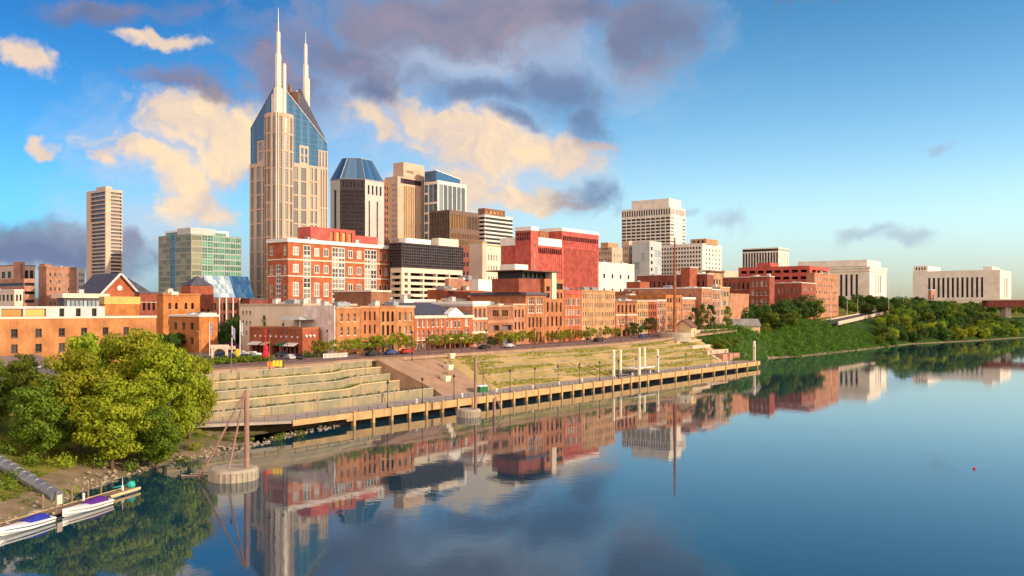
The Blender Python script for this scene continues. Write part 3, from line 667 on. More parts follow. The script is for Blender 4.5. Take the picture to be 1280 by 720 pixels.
# ------------------------------------------------------------------ the tall twin-spired tower
def twin_tower():
    Y = 560; P = rect(312, 347, 410, Y); zb = 12; o0 = P[0]
    root = thing('skyscraper', 'tallest tower, tan with blue glass gables and twin white spires', 'skyscraper', (*o0, zb))
    L = [Vector(p)-Vector(o0) for p in P]; A, C, R, K = L
    wins = []; mb = MB()
    e = (R-C); g = (A-C); z = lambda v, y=Y: ZV(v, y)-zb
    zA, zC, zR, zK = z(166, 590), z(100), z(178, 590), z(112, 612)
    zs1 = z(200)                                           # top of the plain shaft
    facade(mb, A, C, 0, zs1, [(.03, .18, 1, .62, .02, .98, 11, .91, 'tower'), (.22, .92, 3, .66, .02, .98, 11, .91, 'tower')], wins)
    facade(mb, C, R, 0, zs1, [(.10, .58, 3, .66, .02, .98, 11, .91, 'tower'), (.62, .79, 2, .62, .02, .99, 11, .88, 'tower'), (.83, .99, 3, .45, .01, .99, 4, .97, 'tower')], wins)
    facade(mb, R, K, 0, zs1, None, wins); facade(mb, K, A, 0, zs1, None, wins)
    mb.build('wall', 'stone_tan', root)
    # upper shoulders: stone strip at the far right and at the left, glass between
    ww = []
    def blk(a0, a1, d, v1, grids):
        up = MB()
        q0, q1 = C+e*a0, C+e*a1; off = Vector((-e.y, e.x)).normalized()*d
        facade(up, q0, q1, zs1, z(v1, Y), grids, ww); facade(up, q1, q1+off, zs1, z(v1), None, ww); facade(up, q1+off, q0+off, zs1, z(v1), None, ww); facade(up, q0+off, q0, zs1, z(v1), None, ww)
        up.poly([(*q0, z(v1)), (*q1, z(v1)), (*(q1+off), z(v1)), (*(q0+off), z(v1))]); up.build('shoulder', 'stone_tan', root)
    blk(.42, .60, 3, 176, [(.1, .95, 2, .6, .05, .9, 2, .85, 'tower')]); blk(.80, .995, 3, 178, [(.02, .98, 3, .45, .0, .96, 1, .95, 'tower')])
    up = MB(); q0, q1 = A+(C-A)*.28, A+(C-A)*.93; n_ = Vector((g.y, -g.x)).normalized()
    facade(up, q0, q1, zs1, z(172), [(.04, .96, 3, .66, .05, .95, 2, .85, 'tower')], ww); b2 = Vector((e.x, e.y)).normalized()*3
    facade(up, q1+b2, q0+b2, zs1, z(172), None, ww); up.poly([(*q0, z(172)), (*q1, z(172)), (*(q1+b2), z(172)), (*(q0+b2), z(172))]); facade(up, q0+b2, q0, zs1, z(172), None, ww)
    up.build('shoulder', 'stone_tan', root)
    # glass crown: walls set back .4 m under raking tops, folded roof along the corner-to-corner ridge
    gl = MB(); T = [A*.985+K*.008+C*.008, C*.98+K*.01+R*.01+A*.0, R*.985+C*.008+K*.008, K*.985+A*.008+R*.008]; ctr = (A+C+R+K)/4
    T = [ctr+(p-ctr)*.975 for p in (A, C, R, K)]; hts = [zA, zC, zR, zK]; fr = MB()
    for i in range(4):
        j = (i+1) % 4; n = 14
        for k in range(n):
            f0, f1 = k/n, (k+1)/n; p0, p1 = T[i]+(T[j]-T[i])*f0, T[i]+(T[j]-T[i])*f1; h0, h1 = hts[i]+(hts[j]-hts[i])*f0, hts[i]+(hts[j]-hts[i])*f1
            gl.quad((*p0, zs1), (*p1, zs1), (*p1, h1), (*p0, h0))
            nn = Vector(((T[j]-T[i]).y, -(T[j]-T[i]).x)).normalized()*.1
            if k: fr.tube((*(p0+nn), zs1), (*(p0+nn), h0), .09, n=4)
        hh = zs1+3.2
        while hh < max(hts[i], hts[j]):
            f = [q/n for q in range(n+1) if hts[i]+(hts[j]-hts[i])*q/n > hh]
            if len(f) > 1: nn = Vector(((T[j]-T[i]).y, -(T[j]-T[i]).x)).normalized()*.1; fr.tube((*(T[i]+(T[j]-T[i])*f[0]+nn), hh), (*(T[i]+(T[j]-T[i])*f[-1]+nn), hh), .07, n=4)
            hh += 3.6
        fr.tube((*T[i], hts[i]), (*T[j], hts[j]), .42, n=6)
    gl.build('glass_crown', 'glass_blue', root); fr.build('glazing_bar', 'metal_grey', root)
    rf = MB(); mid = (T[1]+T[3])/2; zm = (zC+zK)/2-13
    for a, b in ((0, 1), (1, 2), (2, 3), (3, 0)): rf.poly([(*T[a], hts[a]-.1), (*T[b], hts[b]-.1), (*mid, zm)])
    rf.build('roof', 'roof_slate', root)
    # half-round corner bay with the blue spine
    cb = MB(); wn = []; rad = 9.2; cc = C+(e.normalized()+g.normalized())*5.3; zt = z(141); pts = []
    a0 = math.atan2(-g.y, -g.x)+math.radians(82); 
    dirc = -(e.normalized()+g.normalized()); base = math.atan2(dirc.y, dirc.x)
    for k in range(9): a = base+math.radians(-100+25*k); pts.append(cc+Vector((math.cos(a), math.sin(a)))*rad)
    for k in range(8):
        if k == 3 or k == 4: gd = [(.06, .94, 1, .55, .02, .985, 12, .96, 'tower')]
        else: gd = [(.08, .92, 1, .72, .02, .985, 12, .90, 'tower')]
        facade(cb, pts[k], pts[k+1], 0, zt, gd, wn)
    cb.poly([(*p, zt) for p in pts]); cb.build('corner_bay', 'stone_tan', root)
    sp = MB()
    for k in (3, 5): sp.tube((*(pts[4]+(pts[k]-pts[4])*.18+dirc.normalized()*.25), 0), (*(pts[4]+(pts[k]-pts[4])*.18+dirc.normalized()*.25), zt+.5), .38, n=6)
    sp.build('spine', 'stone_white', root)
    place_windows(root, wins+ww+wn, 'stone_tan', 99)
    def spire(c, z0, lv, name='spire'):
        s_ = MB()
        for (r, za, zb_, off) in lv: s_.lathe([(r, za), (r, zb_-1.2), (r*.75, zb_)], 8, 0, (c.x+off, c.y, 0))
        return s_.build(name, 'spire_metal', root)
    s1 = C+(e.normalized()+g.normalized())*1.5
    spire(s1, 0, [(3.0, zt-2, z(108), 0), (2.0, z(112), z(66), .1), (1.35, z(70), z(38), .2)])
    spire(s1+Vector((3.8, 1)), 0, [(1.2, zt-2, z(78), 0)])
    spire(s1-Vector((3.6, -1)), 0, [(.9, zt-2, z(116), 0)])
    n_ = MB(); n_.tube((s1.x+.2, s1.y, z(40)), (s1.x+.2, s1.y, z(8)), .42, .1, 6); n_.build('needle', 'metal_white', root)
    s2 = K-(e.normalized()+g.normalized())*1.5+Vector((4, 0)); Yk = 612; zk = lambda v: ZV(v, Yk)-zb
    spire(s2, 0, [(1.9, zk(150), zk(82), 0), (1.25, zk(84), zk(57), 0)]); spire(s2+Vector((1.9, 0)), 0, [(1.0, zk(150), zk(100), 0)])
    n_ = MB(); n_.tube((s2.x, s2.y, zk(58)), (s2.x, s2.y, zk(42)), .24, .07, 6); n_.build('needle', 'metal_white', root)
    m_ = MB(); c2 = (T[1]*.35+T[3]*.55+T[2]*.10); m_.box(c2.x-2, c2.y-3, z(136, 600), c2.x+2.5, c2.y+3, z(120, 600)); m_.lathe([(2.4, z(128, 600)), (1.0, z(110, 600))], 10, 0, (c2.x-3.4, c2.y, 0)); m_.build('roof_machinery', 'bronze', root)
twin_tower()

# ------------------------------------------------------------------ skyline, left to right
Bz = 11.0
# residential slab tower
P = rect(108, 132, 153, 720); r = building('apartment_tower', 'slim cream tower with stacked dark balconies standing alone at left of the skyline', 'apartment tower', P, Bz, ZV(236, 720), 'concrete_cream',
    [[(.26, .97, 1, .98, .02, .755, 27, .62, 'balcony'), (.22, .97, 1, .99, .76, .985, 7, .74, 'balcony')], [(.30, .96, 1, .98, .02, .985, 36, .62, 'balcony')]], roof='roof_pale')
part_block(r, shrink(P, .02, .40, .02, .5), ZV(236, 720)-.9, ZV(232.5, 720), 'concrete_cream', 'lift_tower')
P = rect(-30, 18, 44, 640); r = building('office_block', 'pale low office block at the left edge behind the brick warehouses', 'office block', P, Bz, ZV(331, 640), 'concrete_cream', [[(.05, .95, 6, .6, .3, .95, 3, .5, 'dark')], [(.2, .95, 3, .7, .3, .95, 1, .9, 'night')]], 'brick_red', units=2)
P2 = rect(17, 24, 31, 632); building('lift_tower', 'narrow pink brick stair tower rising above the pale block at left edge', 'tower', P2, Bz, ZV(327, 632), 'brick_pink', [None, [(.3, .6, 1, .9, .3, .97, 1, 1, 'grey')]])
P = rect(-20, 30, 44, 560); building('parking_garage', 'long red brick block with horizontal bands at far left', 'garage', P, Bz, ZV(348, 560), 'brick_pink', [[(.02, .98, 1, 1, .3, .97, 4, .35, 'slit')], [(.05, .95, 1, 1, .3, .97, 4, .35, 'slit')]], roof='roof_brown')
P = rect(-25, 18, 29, 430); building('townhouse', 'small white building with square dark windows at the left edge', 'house', P, Bz, ZV(362, 430), 'paint_cream', [[(.3, .98, 6, .6, .45, .95, 2, .55, 'dark')], [(.1, .9, 2, .55, .45, .95, 2, .55, 'dark')]], 'paint_white', units=2)
P = rect(48, 58, 96, 600); r = building('hotel_block', 'square red brown hotel block with small windows, left of the slim cream tower', 'hotel', P, Bz, ZV(333, 600), 'brick_pink', [None, [(.06, .80, 5, .35, .1, .93, 7, .5, 'pale')]], 'brick_tan', units=2)
part_block(r, shrink(P, .0, .2, .2, .9), ZV(334, 600), ZV(329.5, 600), 'brick_pink')
P = rect(95, 98, 106, 640); building('office_block', 'grey white narrow block tucked between the red brown hotel and cream tower', 'office block', P, Bz, ZV(336, 640), 'grey_light', [None, [(.1, .9, 3, .6, .1, .95, 8, .5, 'grey')]])
# gabled brick hall
def gable_hall():
    Y = 400; P = [Vector(p) for p in rect(96, 126, 172, Y)]; o0 = P[0].copy(); zb = Bz
    root = thing('gabled_hall', 'red brick hall with a steep slate roof and white edged gable', 'hall', (*o0, zb)); L = [p-o0 for p in P]; ze, za = ZV(368, Y)-zb, ZV(342, Y)-zb
    b = MB()
    for i in range(4):
        p, q = L[i], L[(i+1) % 4]; b.quad((*p, 0), (*q, 0), (*q, ze), (*p, ze))
    m1, m2 = (L[1]+L[2])/2, (L[0]+L[3])/2; b.poly([(*L[1], ze), (*L[2], ze), (*m1, za)]); b.poly([(*L[3], ze), (*L[0], ze), (*m2, za)]); b.build('wall', 'brick_vivid', root)
    g = (L[0]-L[1]).normalized()*1.0; e = (L[2]-L[1]).normalized()*.9; r = MB(); u = .5
    r.hexa(((*(L[1]-g-e), ze-.6), (*(m1-g), za), (*(m2+g), za), (*(L[0]+g-e), ze-.6)), ((*(L[1]-g-e), ze-.6+u), (*(m1-g), za+u), (*(m2+g), za+u), (*(L[0]+g-e), ze-.6+u)))
    r.hexa(((*(m1-g), za+.003), (*(L[2]-g+e), ze-.6), (*(L[3]+g+e), ze-.6), (*(m2+g), za+.003)), ((*(m1-g), za+u+.003), (*(L[2]-g+e), ze-.6+u), (*(L[3]+g+e), ze-.6+u), (*(m2+g), za+u+.003)))
    r.build('roof', 'roof_slate', root); t = MB()
    for a, b_ in ((L[1]-e, m1), (m1, L[2]+e)):
        za_, zb_ = (ze-.6, za) if b_ is m1 else (za, ze-.6)
        t.tube((*(a-g*1.25), za_+.25), (*(b_-g*1.25), zb_+.25), .5, n=4)
    t.build('verge', 'paint_white', root)
    d = MB(); c = m1-g*.05; d.tube((*(c+Vector((0, 0))), ze+3), (*(c-g*.12), ze+3), 1.2, n=12); d.build('round_window', 'paint_white', root)
gable_hall()
P = rect(120, 150, 200, 440); r = building('church_wing', 'dark slate roofed wing rising right of the brick gable', 'church', P, Bz, ZV(372, 440), 'brick_deep', [[(.1, .9, 4, .5, .4, .9, 1, .8, 'dark')], [(.1, .9, 4, .5, .4, .9, 1, .8, 'dark')]])
Lp = [Vector(p)-Vector(P[0]) for p in P]; H = ZV(372, 440)-Bz; za = ZV(346, 440)-Bz; b = MB(); m1, m2 = (Lp[0]+Lp[1])/2*.5+(Lp[2]+Lp[3])/4, (Lp[0]+Lp[1])/4+(Lp[2]+Lp[3])/2*.5
c_ = (Lp[0]+Lp[1]+Lp[2]+Lp[3])/4
for i in range(4): b.poly([(*Lp[i], H+.15), (*Lp[(i+1) % 4], H+.15), (*c_, za)])
b.build('roof', 'roof_slate', r)
P = rect(72, 80, 133, 330); building('warehouse', 'low flat roofed block with a pale cornice below the brick gable', 'warehouse', P, Bz, ZV(367, 330), 'grey_dark', [None, [(.06, .94, 9, .7, .55, .9, 1, .8, 'paleglass')]], 'paint_cream', cor=(1.6, .9), units=1)
P = rect(125, 131, 174, 315); building('warehouse', 'low orange brick block with a yellow parapet in front of the gable', 'warehouse', P, Bz, ZV(371, 315), 'stucco_orange', [None, [(.6, .95, 1, .5, .2, .6, 1, .5, 'dark')]], 'gold_panel', cor=(2.6, .25))
P = rect(168, 174, 204, 330); building('brick_house', 'dark red two storey brick house with pale string courses beside the gable', 'shop house', P, Bz, ZV(365, 330), 'brick_deep', [None, [(.1, .9, 4, .55, .25, .9, 2, .55, 'brickdark')]], 'roof_slate', bands=((.5, .3, 'stone_tan'), (.8, .3, 'stone_tan')))
# front left warehouse and the penthouse floor behind its parapet
P = [ST(-72, 88), ST(-72, 50), ST(-23, 50), ST(-23, 88)]; r = building('warehouse', 'long orange brick warehouse with rows of small sash windows, front left', 'warehouse', P, 11.4, 22.9, 'brick_orange', [[(.1, .9, 6, .28, .02, .86, 3, .42, 'sash')], [(.02, .90, 9, .27, .04, .86, 3, .52, 'sashd')]], 'paint_cream', roof='roof_pale', units=5, parapet=.9, cor=(.3, .12))
part_block(r, [ST(-66, 80), ST(-66, 56), ST(-32, 56), ST(-32, 80)], 22.0, 25.2, 'grey_light', 'rooftop_storey', [None, [(.0, .16, 1, .25, .1, .9, 1, .9, 'dark'), (.20, .62, 3, .92, .08, .86, 1, .95, 'gold'), (.66, .98, 3, .3, .1, .9, 1, .9, 'dark')]], 'roof_pale')
P = [ST(-86, 100), ST(-86, 54), ST(-72.3, 54), ST(-72.3, 100)]; building('warehouse', 'orange brick warehouse end cut by the left edge of the picture', 'warehouse', P, 11.4, 22.0, 'brick_rust', [[(.1, .9, 6, .28, .02, .86, 3, .42, 'sash')], [(.05, .95, 2, .3, .04, .86, 3, .46, 'sash')]], 'paint_cream', units=2)
# orange block, its neighbours, glass roofed arena
P = rect(196, 204, 250, 300); building('brick_house', 'bright orange square building with two rows of dark windows, right of the brick warehouse', 'shop house', P, Bz, ZV(367, 300), 'stucco_orange', [None, [(.08, .44, 2, .42, .34, .92, 2, .42, 'arch'), (.52, .88, 2, .42, .34, .92, 2, .42, 'arch')]], 'brick_orange', units=2)
P = rect(230, 249, 272, 262, D=16); building('brick_house', 'narrow orange end wall with a dark brick side, beside the street junction', 'shop house', P, Bz, ZV(394, 262), 'stucco_orange', [[(.1, .9, 3, .4, .15, .9, 2, .5, 'brickdark')], None], 'paint_white', roof='roof_pale', units=2)
P = rect(226, 238, 267, 390); r = building('gabled_hall', 'dark red brick block with a slate hipped roof below the green glass offices', 'hall', P, Bz, ZV(357, 390), 'brick_red', [None, [(.4, .9, 2, .4, .2, .6, 2, .6, 'dark')]])
Lp = [Vector(p)-Vector(P[0]) for p in P]; H = ZV(357, 390)-Bz; c_ = (Lp[0]+Lp[1]+Lp[2]+Lp[3])/4; b = MB()
for i in range(4): b.poly([(*Lp[i], H+.15), (*Lp[(i+1) % 4], H+.15), (*c_, ZV(344, 390)-Bz)])
b.build('roof', 'roof_slate', r)
def arena():
    Y = 430; P = [Vector(p) for p in rect(246, 262, 318, Y)]; o0 = P[0].copy(); root = thing('arena', 'low hall with a big sloping pale blue glass roof', 'hall', (*o0, Bz)); L = [p-o0 for p in P]; H = ZV(372, Y)-Bz; za = ZV(344, Y)-Bz
    b = MB(); wn = []
    for i in range(4): facade(b, L[i], L[(i+1) % 4], 0, H, [(.05, .95, 8, .7, .35, .9, 2, .7, 'shop')] if i == 1 else None, wn)
    b.build('wall', 'brick_maroon', root); place_windows(root, wn, 'brick_maroon')
    e, g = L[2]-L[1], L[0]-L[1]; f = MB(); q = MB(); n = 16
    for k in range(n):
        for j in range(5):
            p = lambda a, c: (*(L[1]+e*a+g*c*.5), H+.1+(za-H)*c)
            (f if k < 9 else q).quad(p(k/n, j/5), p((k+1)/n, j/5), p((k+1)/n, (j+1)/5), p(k/n, (j+1)/5))
    f.build('glass_roof', 'glass_pale', root); q.build('glass_roof', 'glass_roofblue', root)
    r = MB(); t = lambda a, c, z_: (*(L[1]+e*a+g*c), z_)
    r.quad(t(0, .5, za), t(1, .5, za), t(1, 1, H), t(0, 1, H)); r.poly([t(0, 0, H), t(0, .5, za), t(0, 1, H)]); r.poly([t(1, 0, H), t(1, 1, H), t(1, .5, za)]); r.build('roof', 'roof_slate', root)
    c = MB()
    for k in range(7): c.tube(t(.05+.15*k, -.03, 0), t(.05+.15*k, -.03, H), .45, n=8)
    c.box(*(L[1]-Vector((1, 1))), 5, *(L[1]+Vector((1, 1))), 6); c.build('column', 'paint_cream', root)
arena()
# green glass offices
P = rect(198, 239, 302, 520); z1 = ZV(292, 520); r = building('office_tower', 'green and sage glass office building with a stepped white capped top', 'office tower', P, Bz, z1, 'frame_green',
    [[(.01, .36, 3, .96, .03, .985, 16, .84, 'sage'), (.37, .52, 1, .95, .0, 1, 16, .96, 'blue'), (.53, .99, 3, .96, .03, .985, 16, .84, 'sage')], [(.01, .20, 1, .96, .02, .99, 16, .84, 'sage'), (.21, .42, 2, .985, .0, .995, 16, .96, 'green'), (.43, .99, 5, .985, .02, .99, 16, .88, 'green')]], roof='roof_pale')
part_block(r, shrink(P, .05, .8, .1, .9), z1-.9, ZV(285.5, 520), 'metal_white', 'penthouse', [[(.05, .95, 1, .96, .1, .8, 1, .8, 'green')], [(.05, .95, 1, .97, .1, .8, 1, .8, 'green')]]); part_block(r, shrink(P, .02, .5, .05, .45), z1-.9, ZV(283, 515), 'grey_light', 'roof_canopy')
# brick and white hotel
Y = 330; P = rect(335, 360, 497, Y); z1 = ZV(298, Y); Wf = (.0, .11); r = building('hotel', 'big orange red brick hotel with white gridded bays and cream cornice', 'hotel', P, Bz, z1, 'brick_vivid',
    [[(.05, .30, 1, .6, .05, .60, 3, .66, 'white'), (.38, .66, 1, .95, .02, .76, 8, .97, 'white'), (.74, .95, 1, .6, .05, .60, 3, .66, 'white'), (.05, .3, 1, .6, .62, .98, 2, .5, 'white'), (.74, .95, 1, .6, .62, .98, 2, .5, 'white')],
     [(.02, .11, 1, .55, .04, .62, 3, .70, 'white'), (.02, .11, 1, .55, .64, .97, 2, .5, 'white'), (.125, .19, 1, .97, .02, .95, 9, .98, 'white'), (.20, .36, 2, .55, .04, .62, 3, .70, 'white'), (.20, .36, 2, .55, .64, .97, 2, .5, 'white'),
      (.37, .49, 2, .985, .02, .95, 9, .98, 'white'), (.50, .66, 2, .55, .04, .62, 3, .70, 'white'), (.50, .66, 2, .55, .64, .97, 2, .5, 'white'), (.67, .79, 2, .985, .02, .95, 9, .98, 'white'), (.80, .905, 2, .55, .04, .62, 3, .70, 'white'), (.80, .905, 2, .55, .64, .97, 2, .5, 'white'),
      (.91, .95, 1, .97, .02, .95, 9, .98, 'white'), (.955, .995, 1, .7, .04, .62, 3, .70, 'white')]], 'paint_white', roof='roof_pale', units=4, cor=(1.3, .5), bands=((.645, .35, 'paint_white'),))
b = MB(); Lp = [Vector(p)-Vector(P[0]) for p in inset(P, -.1)]; H = z1-Bz
for i in (0, 1): b.quad((*Lp[i], H*.80), (*Lp[i+1], H*.80), (*Lp[i+1], H*.80+.5), (*Lp[i], H*.80+.5))
b.build('string_course', 'paint_cream', r)
part_block(r, shrink(P, .22, .62, .2, .85), z1-.9, ZV(284, 345), 'red_panel', 'penthouse', [None, [(.4, .95, 4, .6, .1, .85, 1, .9, 'gold')]], 'roof_pale'); part_block(r, shrink(P, .624, .85, .25, .8), z1-.9, ZV(294, 360), 'red_panel', 'penthouse', None, 'roof_pale')
building('podium', 'dark purple low block at the foot of the twin spired tower', 'podium', rect(296, 312, 336, 440), Bz, ZV(373, 440), 'brick_maroon', [[(.1, .9, 3, .5, .2, .8, 2, .6, 'night')], [(.1, .9, 3, .5, .2, .8, 2, .6, 'night')]], 'grey_dark')
# dark banded bank tower with a blue hipped glass roof
def bank():
    Y = 640; c0 = Vector(rect(413, 440, 482, Y)[1]); P0 = [Vector(p) for p in rect(413, 440, 480, Y)]; A, C, R, K = P0; e, g = (R-C).normalized(), (A-C).normalized(); le, lg = (R-C).length, (A-C).length
    pts = [A, C+g*lg*.55, C+e*le*.40, R, K]; # chamfer at the corner faces the river bend
    L1 = (640-415)/F; z1 = ZV(222, Y)
    r = building('bank_tower', 'dark gridded bank tower with a blue glass hipped roof and pale stone edges', 'office tower', [tuple(p) for p in pts], Bz, z1, 'stone_grey',
        [[(.25, .75, 1, .5, .25, .93, 1, 1, 'slit')], [(.0, 1, 13, .86, .03, .93, 32, .78, 'night'), (.06, .94, 6, .55, .94, .995, 1, .8, 'night')], [(.16, .28, 1, .6, .34, .86, 1, 1, 'slit'), (.58, .70, 1, .6, .32, .86, 1, 1, 'slit'), (.40, .62, 1, .9, .0, .24, 1, 1, 'slit'), (.08, .92, 4, .45, .90, .97, 1, .9, 'slit')]], roof='grey_dark', fmat={1: 'frame_dark'})
    o0 = Vector(pts[0]); L = [p-o0 for p in pts]; ct = sum(L, Vector((0, 0)))/5; H = z1-Bz; zt = ZV(197, Y+10)-Bz; b = MB(); T = [ct+(p-ct)*.56 for p in L]; f = MB()
    for i in range(5):
        j = (i+1) % 5; n = 6
        for k in range(n):
            a0, a1 = k/n, (k+1)/n; b.quad((*(L[i]+(L[j]-L[i])*a0), H+.15), (*(L[i]+(L[j]-L[i])*a1), H+.15), (*(T[i]+(T[j]-T[i])*a1), zt), (*(T[i]+(T[j]-T[i])*a0), zt))
        f.tube((*L[i], H+.2), (*T[i], zt+.05), .35, n=5); f.tube((*T[i], zt), (*T[j], zt), .35, n=5); f.tube((*L[i], H+.2), (*L[j], H+.2), .4, n=5)
    b.poly([(*p, zt) for p in T]); b.build('glass_roof', 'glass_roofblue', r); f.build('roof_rib', 'metal_grey', r)
bank()
P = rect(470, 476, 487, 700, D=30); building('office_tower', 'brown vertical strip block between the bank tower and the tan tower', 'office tower', P, Bz, ZV(225, 700), 'brick_brown', [[(.1, .9, 2, .5, .1, .97, 20, .5, 'night')], [(.1, .9, 3, .5, .1, .97, 20, .5, 'night')]])
Y = 770; P = rect(481, 497, 532, Y); z1 = ZV(220, Y); r = building('office_tower', 'tan stone tower with golden vertical window strips and a raised square top', 'office tower', P, Bz, z1, 'stone_tan', [[(.55, .9, 2, .3, .05, .96, 26, .5, 'dark')], [(.20, .66, 7, .55, .02, .94, 1, 1, 'gold'), (.06, .9, 1, .9, .955, .99, 1, 1, 'slit')]], roof='roof_pale')
part_block(r, shrink(P, .25, 1.0, .1, .9), z1-.9, ZV(200.5, Y), 'stone_tan', 'roof_tower', [None, [(.1, .5, 1, .8, .35, .55, 1, .7, 'gold')]])
Y = 780; P = rect(530, 547, 583, Y); z1 = ZV(225, Y); r = building('office_tower', 'pale glass tower with white grid frame and sloped top behind the brown block', 'office tower', P, Bz, z1, 'stone_white', [[(.02, .3, 1, .9, .02, .98, 14, .8, 'blue'), (.36, .98, 2, .92, .02, .98, 7, .9, 'blue')], [(.04, .96, 6, .84, .30, .985, 3, .90, 'grey'), (.04, .96, 6, .84, .0, .29, 3, .90, 'grey')]])
Lp = [Vector(p)-Vector(P[0]) for p in shrink(P, .0, .82, .1, .95)]; H = z1-Bz-.8; b = MB(); zt = ZV(213, Y)-Bz; zr = ZV(219, Y)-Bz
b.hexa([(*p, H) for p in Lp], [(*Lp[0], zt), (*Lp[1], zt), (*Lp[2], zr), (*Lp[3], zr)]); b.build('sloped_roof', 'glass_roofblue', r)
b = MB(); b.hexa([(*Lp[0], zt+.1), (*Lp[1], zt+.1), (*Lp[2], zr+.1), (*Lp[3], zr+.1)], [(*Lp[0], zt+.7), (*Lp[1], zt+.7), (*Lp[2], zr+.7), (*Lp[3], zr+.7)]); b.build('roof_edge', 'metal_white', r)
Y = 650; P = rect(537, 562, 599, Y); z1 = ZV(262, Y); building('office_block', 'brown gridded office block with a golden upper corner', 'office block', P, Bz, z1, 'bronze', [[(.01, .99, 12, .55, .02, .99, 14, .93, 'night')], [(.01, .56, 10, .6, .84, .97, 1, .9, 'gold'), (.58, .99, 8, .5, .84, .97, 1, .9, 'night'), (.01, .99, 18, .52, .02, .81, 14, .7, 'gold')]], roof='roof_brown', units=2)
Y = 740; P = rect(597, 606, 641, Y); z1 = ZV(267, Y); r = building('office_block', 'office block striped with white and dark horizontal bands', 'office block', P, Bz, z1, 'stone_white', [[(.0, 1, 1, .995, .02, .98, 26, .56, 'night')], [(.0, 1, 1, .995, .02, .98, 26, .56, 'night')]], roof='roof_brown')
part_block(r, shrink(P, .0, .72, .0, .95), z1-.9, ZV(260, Y), 'brick_brown', 'penthouse', [None, [(.05, .95, 5, .6, .25, .75, 1, .8, 'gold')]])
# dark office slab over a cream parking garage
Y = 365; P = rect(488, 502, 578, Y); z1 = ZV(303, Y); zm = ZV(334, Y); r = building('parking_garage', 'cream open deck parking garage carrying a dark glass office slab', 'garage', P, Bz, zm, 'paint_cream', [[(.05, .95, 1, .95, .05, .95, 11, .5, 'void')], [(.03, .10, 1, .9, .05, .95, 11, .5, 'void'), (.13, .99, 4, .93, .05, .95, 11, .52, 'void')]])
part_block(r, inset(P, -.35), zm+.003, z1, 'frame_dark', 'office_storey', [[(.02, .98, 4, .93, .02, .97, 8, .74, 'night')], [(.0, 1, 28, .86, .02, .97, 8, .72, 'night')]], 'roof_pale')
part_block(r, shrink(P, .1, .5, .2, .8), z1+.003, z1+2.2, 'paint_white', 'penthouse'); part_block(r, shrink(P, .62, .96, .15, .8), z1+.003, z1+3.4, 'paint_cream', 'penthouse')
b = MB(); pp = Vector(shrink(P, .30, .38, 0, .1)[1])-Vector(P[0]); n = Vector((DF.y, -DF.x)); q = pp+n*.6; w_ = Vector((DF.x, DF.y))*6
b.hexa(((*q, 4), (*(q+w_), 4), (*(q+w_-n*.5), 4), (*(q-n*.5), 4)), ((*q, 17), (*(q+w_), 17), (*(q+w_-n*.5), 17), (*(q-n*.5), 17))); b.build('stair_panel', 'paint_cream', r)
b = MB(); q = q+n*.05+Vector((DF.x, DF.y))*1.6; w_ = Vector((DF.x, DF.y))*2.8; b.hexa(((*q, 10.2), (*(q+w_), 10.2), (*(q+w_-n*.04), 10.2), (*(q-n*.04), 10.2)), ((*q, 13.2), (*(q+w_), 13.2), (*(q+w_-n*.04), 13.2), (*(q-n*.04), 13.2))); b.build('sign_panel', 'teal_paint', r)
Y = 470; building('office_block', 'dull red dark slab edge right of the garage', 'office block', rect(575, 577, 587, Y), Bz, ZV(307, Y), 'brick_maroon', [None, [(.05, .95, 2, .6, .1, .95, 8, .5, 'night')]])
Y = 480; building('office_block', 'plain tan wall and golden end block below the brown offices', 'office block', rect(586, 603, 608, Y), Bz, ZV(302, Y), 'concrete_cream', [None, None], 'gold_panel')
Y = 490; building('office_block', 'cream yellow block with a grid of punched windows left of the red hotel', 'office block', rect(602, 608, 626, Y), Bz, ZV(306, Y), 'paint_cream', [None, [(.08, .78, 4, .45, .3, .92, 5, .55, 'pale')]], 'gold_panel')
# red slab hotel in three parts
Y = 540; P = rect(625, 664, 747, Y); z1 = ZV(288, Y); r = building('hotel', 'huge blank crimson slab hotel with white caps and louvred top band', 'hotel', P, Bz, z1-4, 'red_panel', [[(.47, .97, 8, .7, .83, .90, 1, .9, 'louvre')], [(.09, .43, 12, .7, .83, .90, 1, .9, 'louvre')]], roof='roof_pale')
for sub in ((.09, .435, -.004, .9), (-.004, .3, .47, .98)):
    q = [Vector(p)-Vector(P[0]) for p in inset(shrink(P, *sub), -.12)]; b = MB(); b.prism(q, z1-Bz-8.6, z1-Bz-3.7); b.build('white_cap', 'paint_white', r)
part_block(r, inset(shrink(P, -.01, .085, -.01, .46), -.3), Bz, z1, 'red_panel', 'corner_block', [[(.05, .95, 8, .8, .90, .985, 2, .85, 'louvre')], [(.35, .75, 1, .5, .1, .9, 8, .45, 'pale')]], 'paint_white')
part_block(r, inset(shrink(P, .44, 1, .02, .9), -.8), Bz, ZV(296, Y+55)+1.5, 'red_panel', 'end_block', [None, [(.02, .98, 20, .82, .84, .955, 2, .88, 'louvre')]], 'paint_white')
b = MB(); q = [Vector(p)-Vector(P[0]) for p in inset(shrink(P, -.01, .085, -.01, .46), -.5)]; b.prism(q, z1-Bz+.005, z1-Bz+2.4); q = [Vector(p)-Vector(P[0]) for p in inset(shrink(P, .44, 1, .02, .9), -1.0)]; b.prism(q, ZV(296, Y+55)+1.505-Bz, ZV(296, Y+55)+3.6-Bz); b.build('white_cap', 'paint_white', r)
b = MB(); e = Vector((DF.x, DF.y)); n = Vector((DF.y, -DF.x)); C = Vector(P[1])-Vector(P[0])
for k in range(1, 20):
    q = C+(Vector(P[2])-Vector(P[1]))*(.44+.56*k/20)+n*.85; b.tube((*q, 0), (*q, ZV(296, Y+55)-Bz-9), .18, n=4)
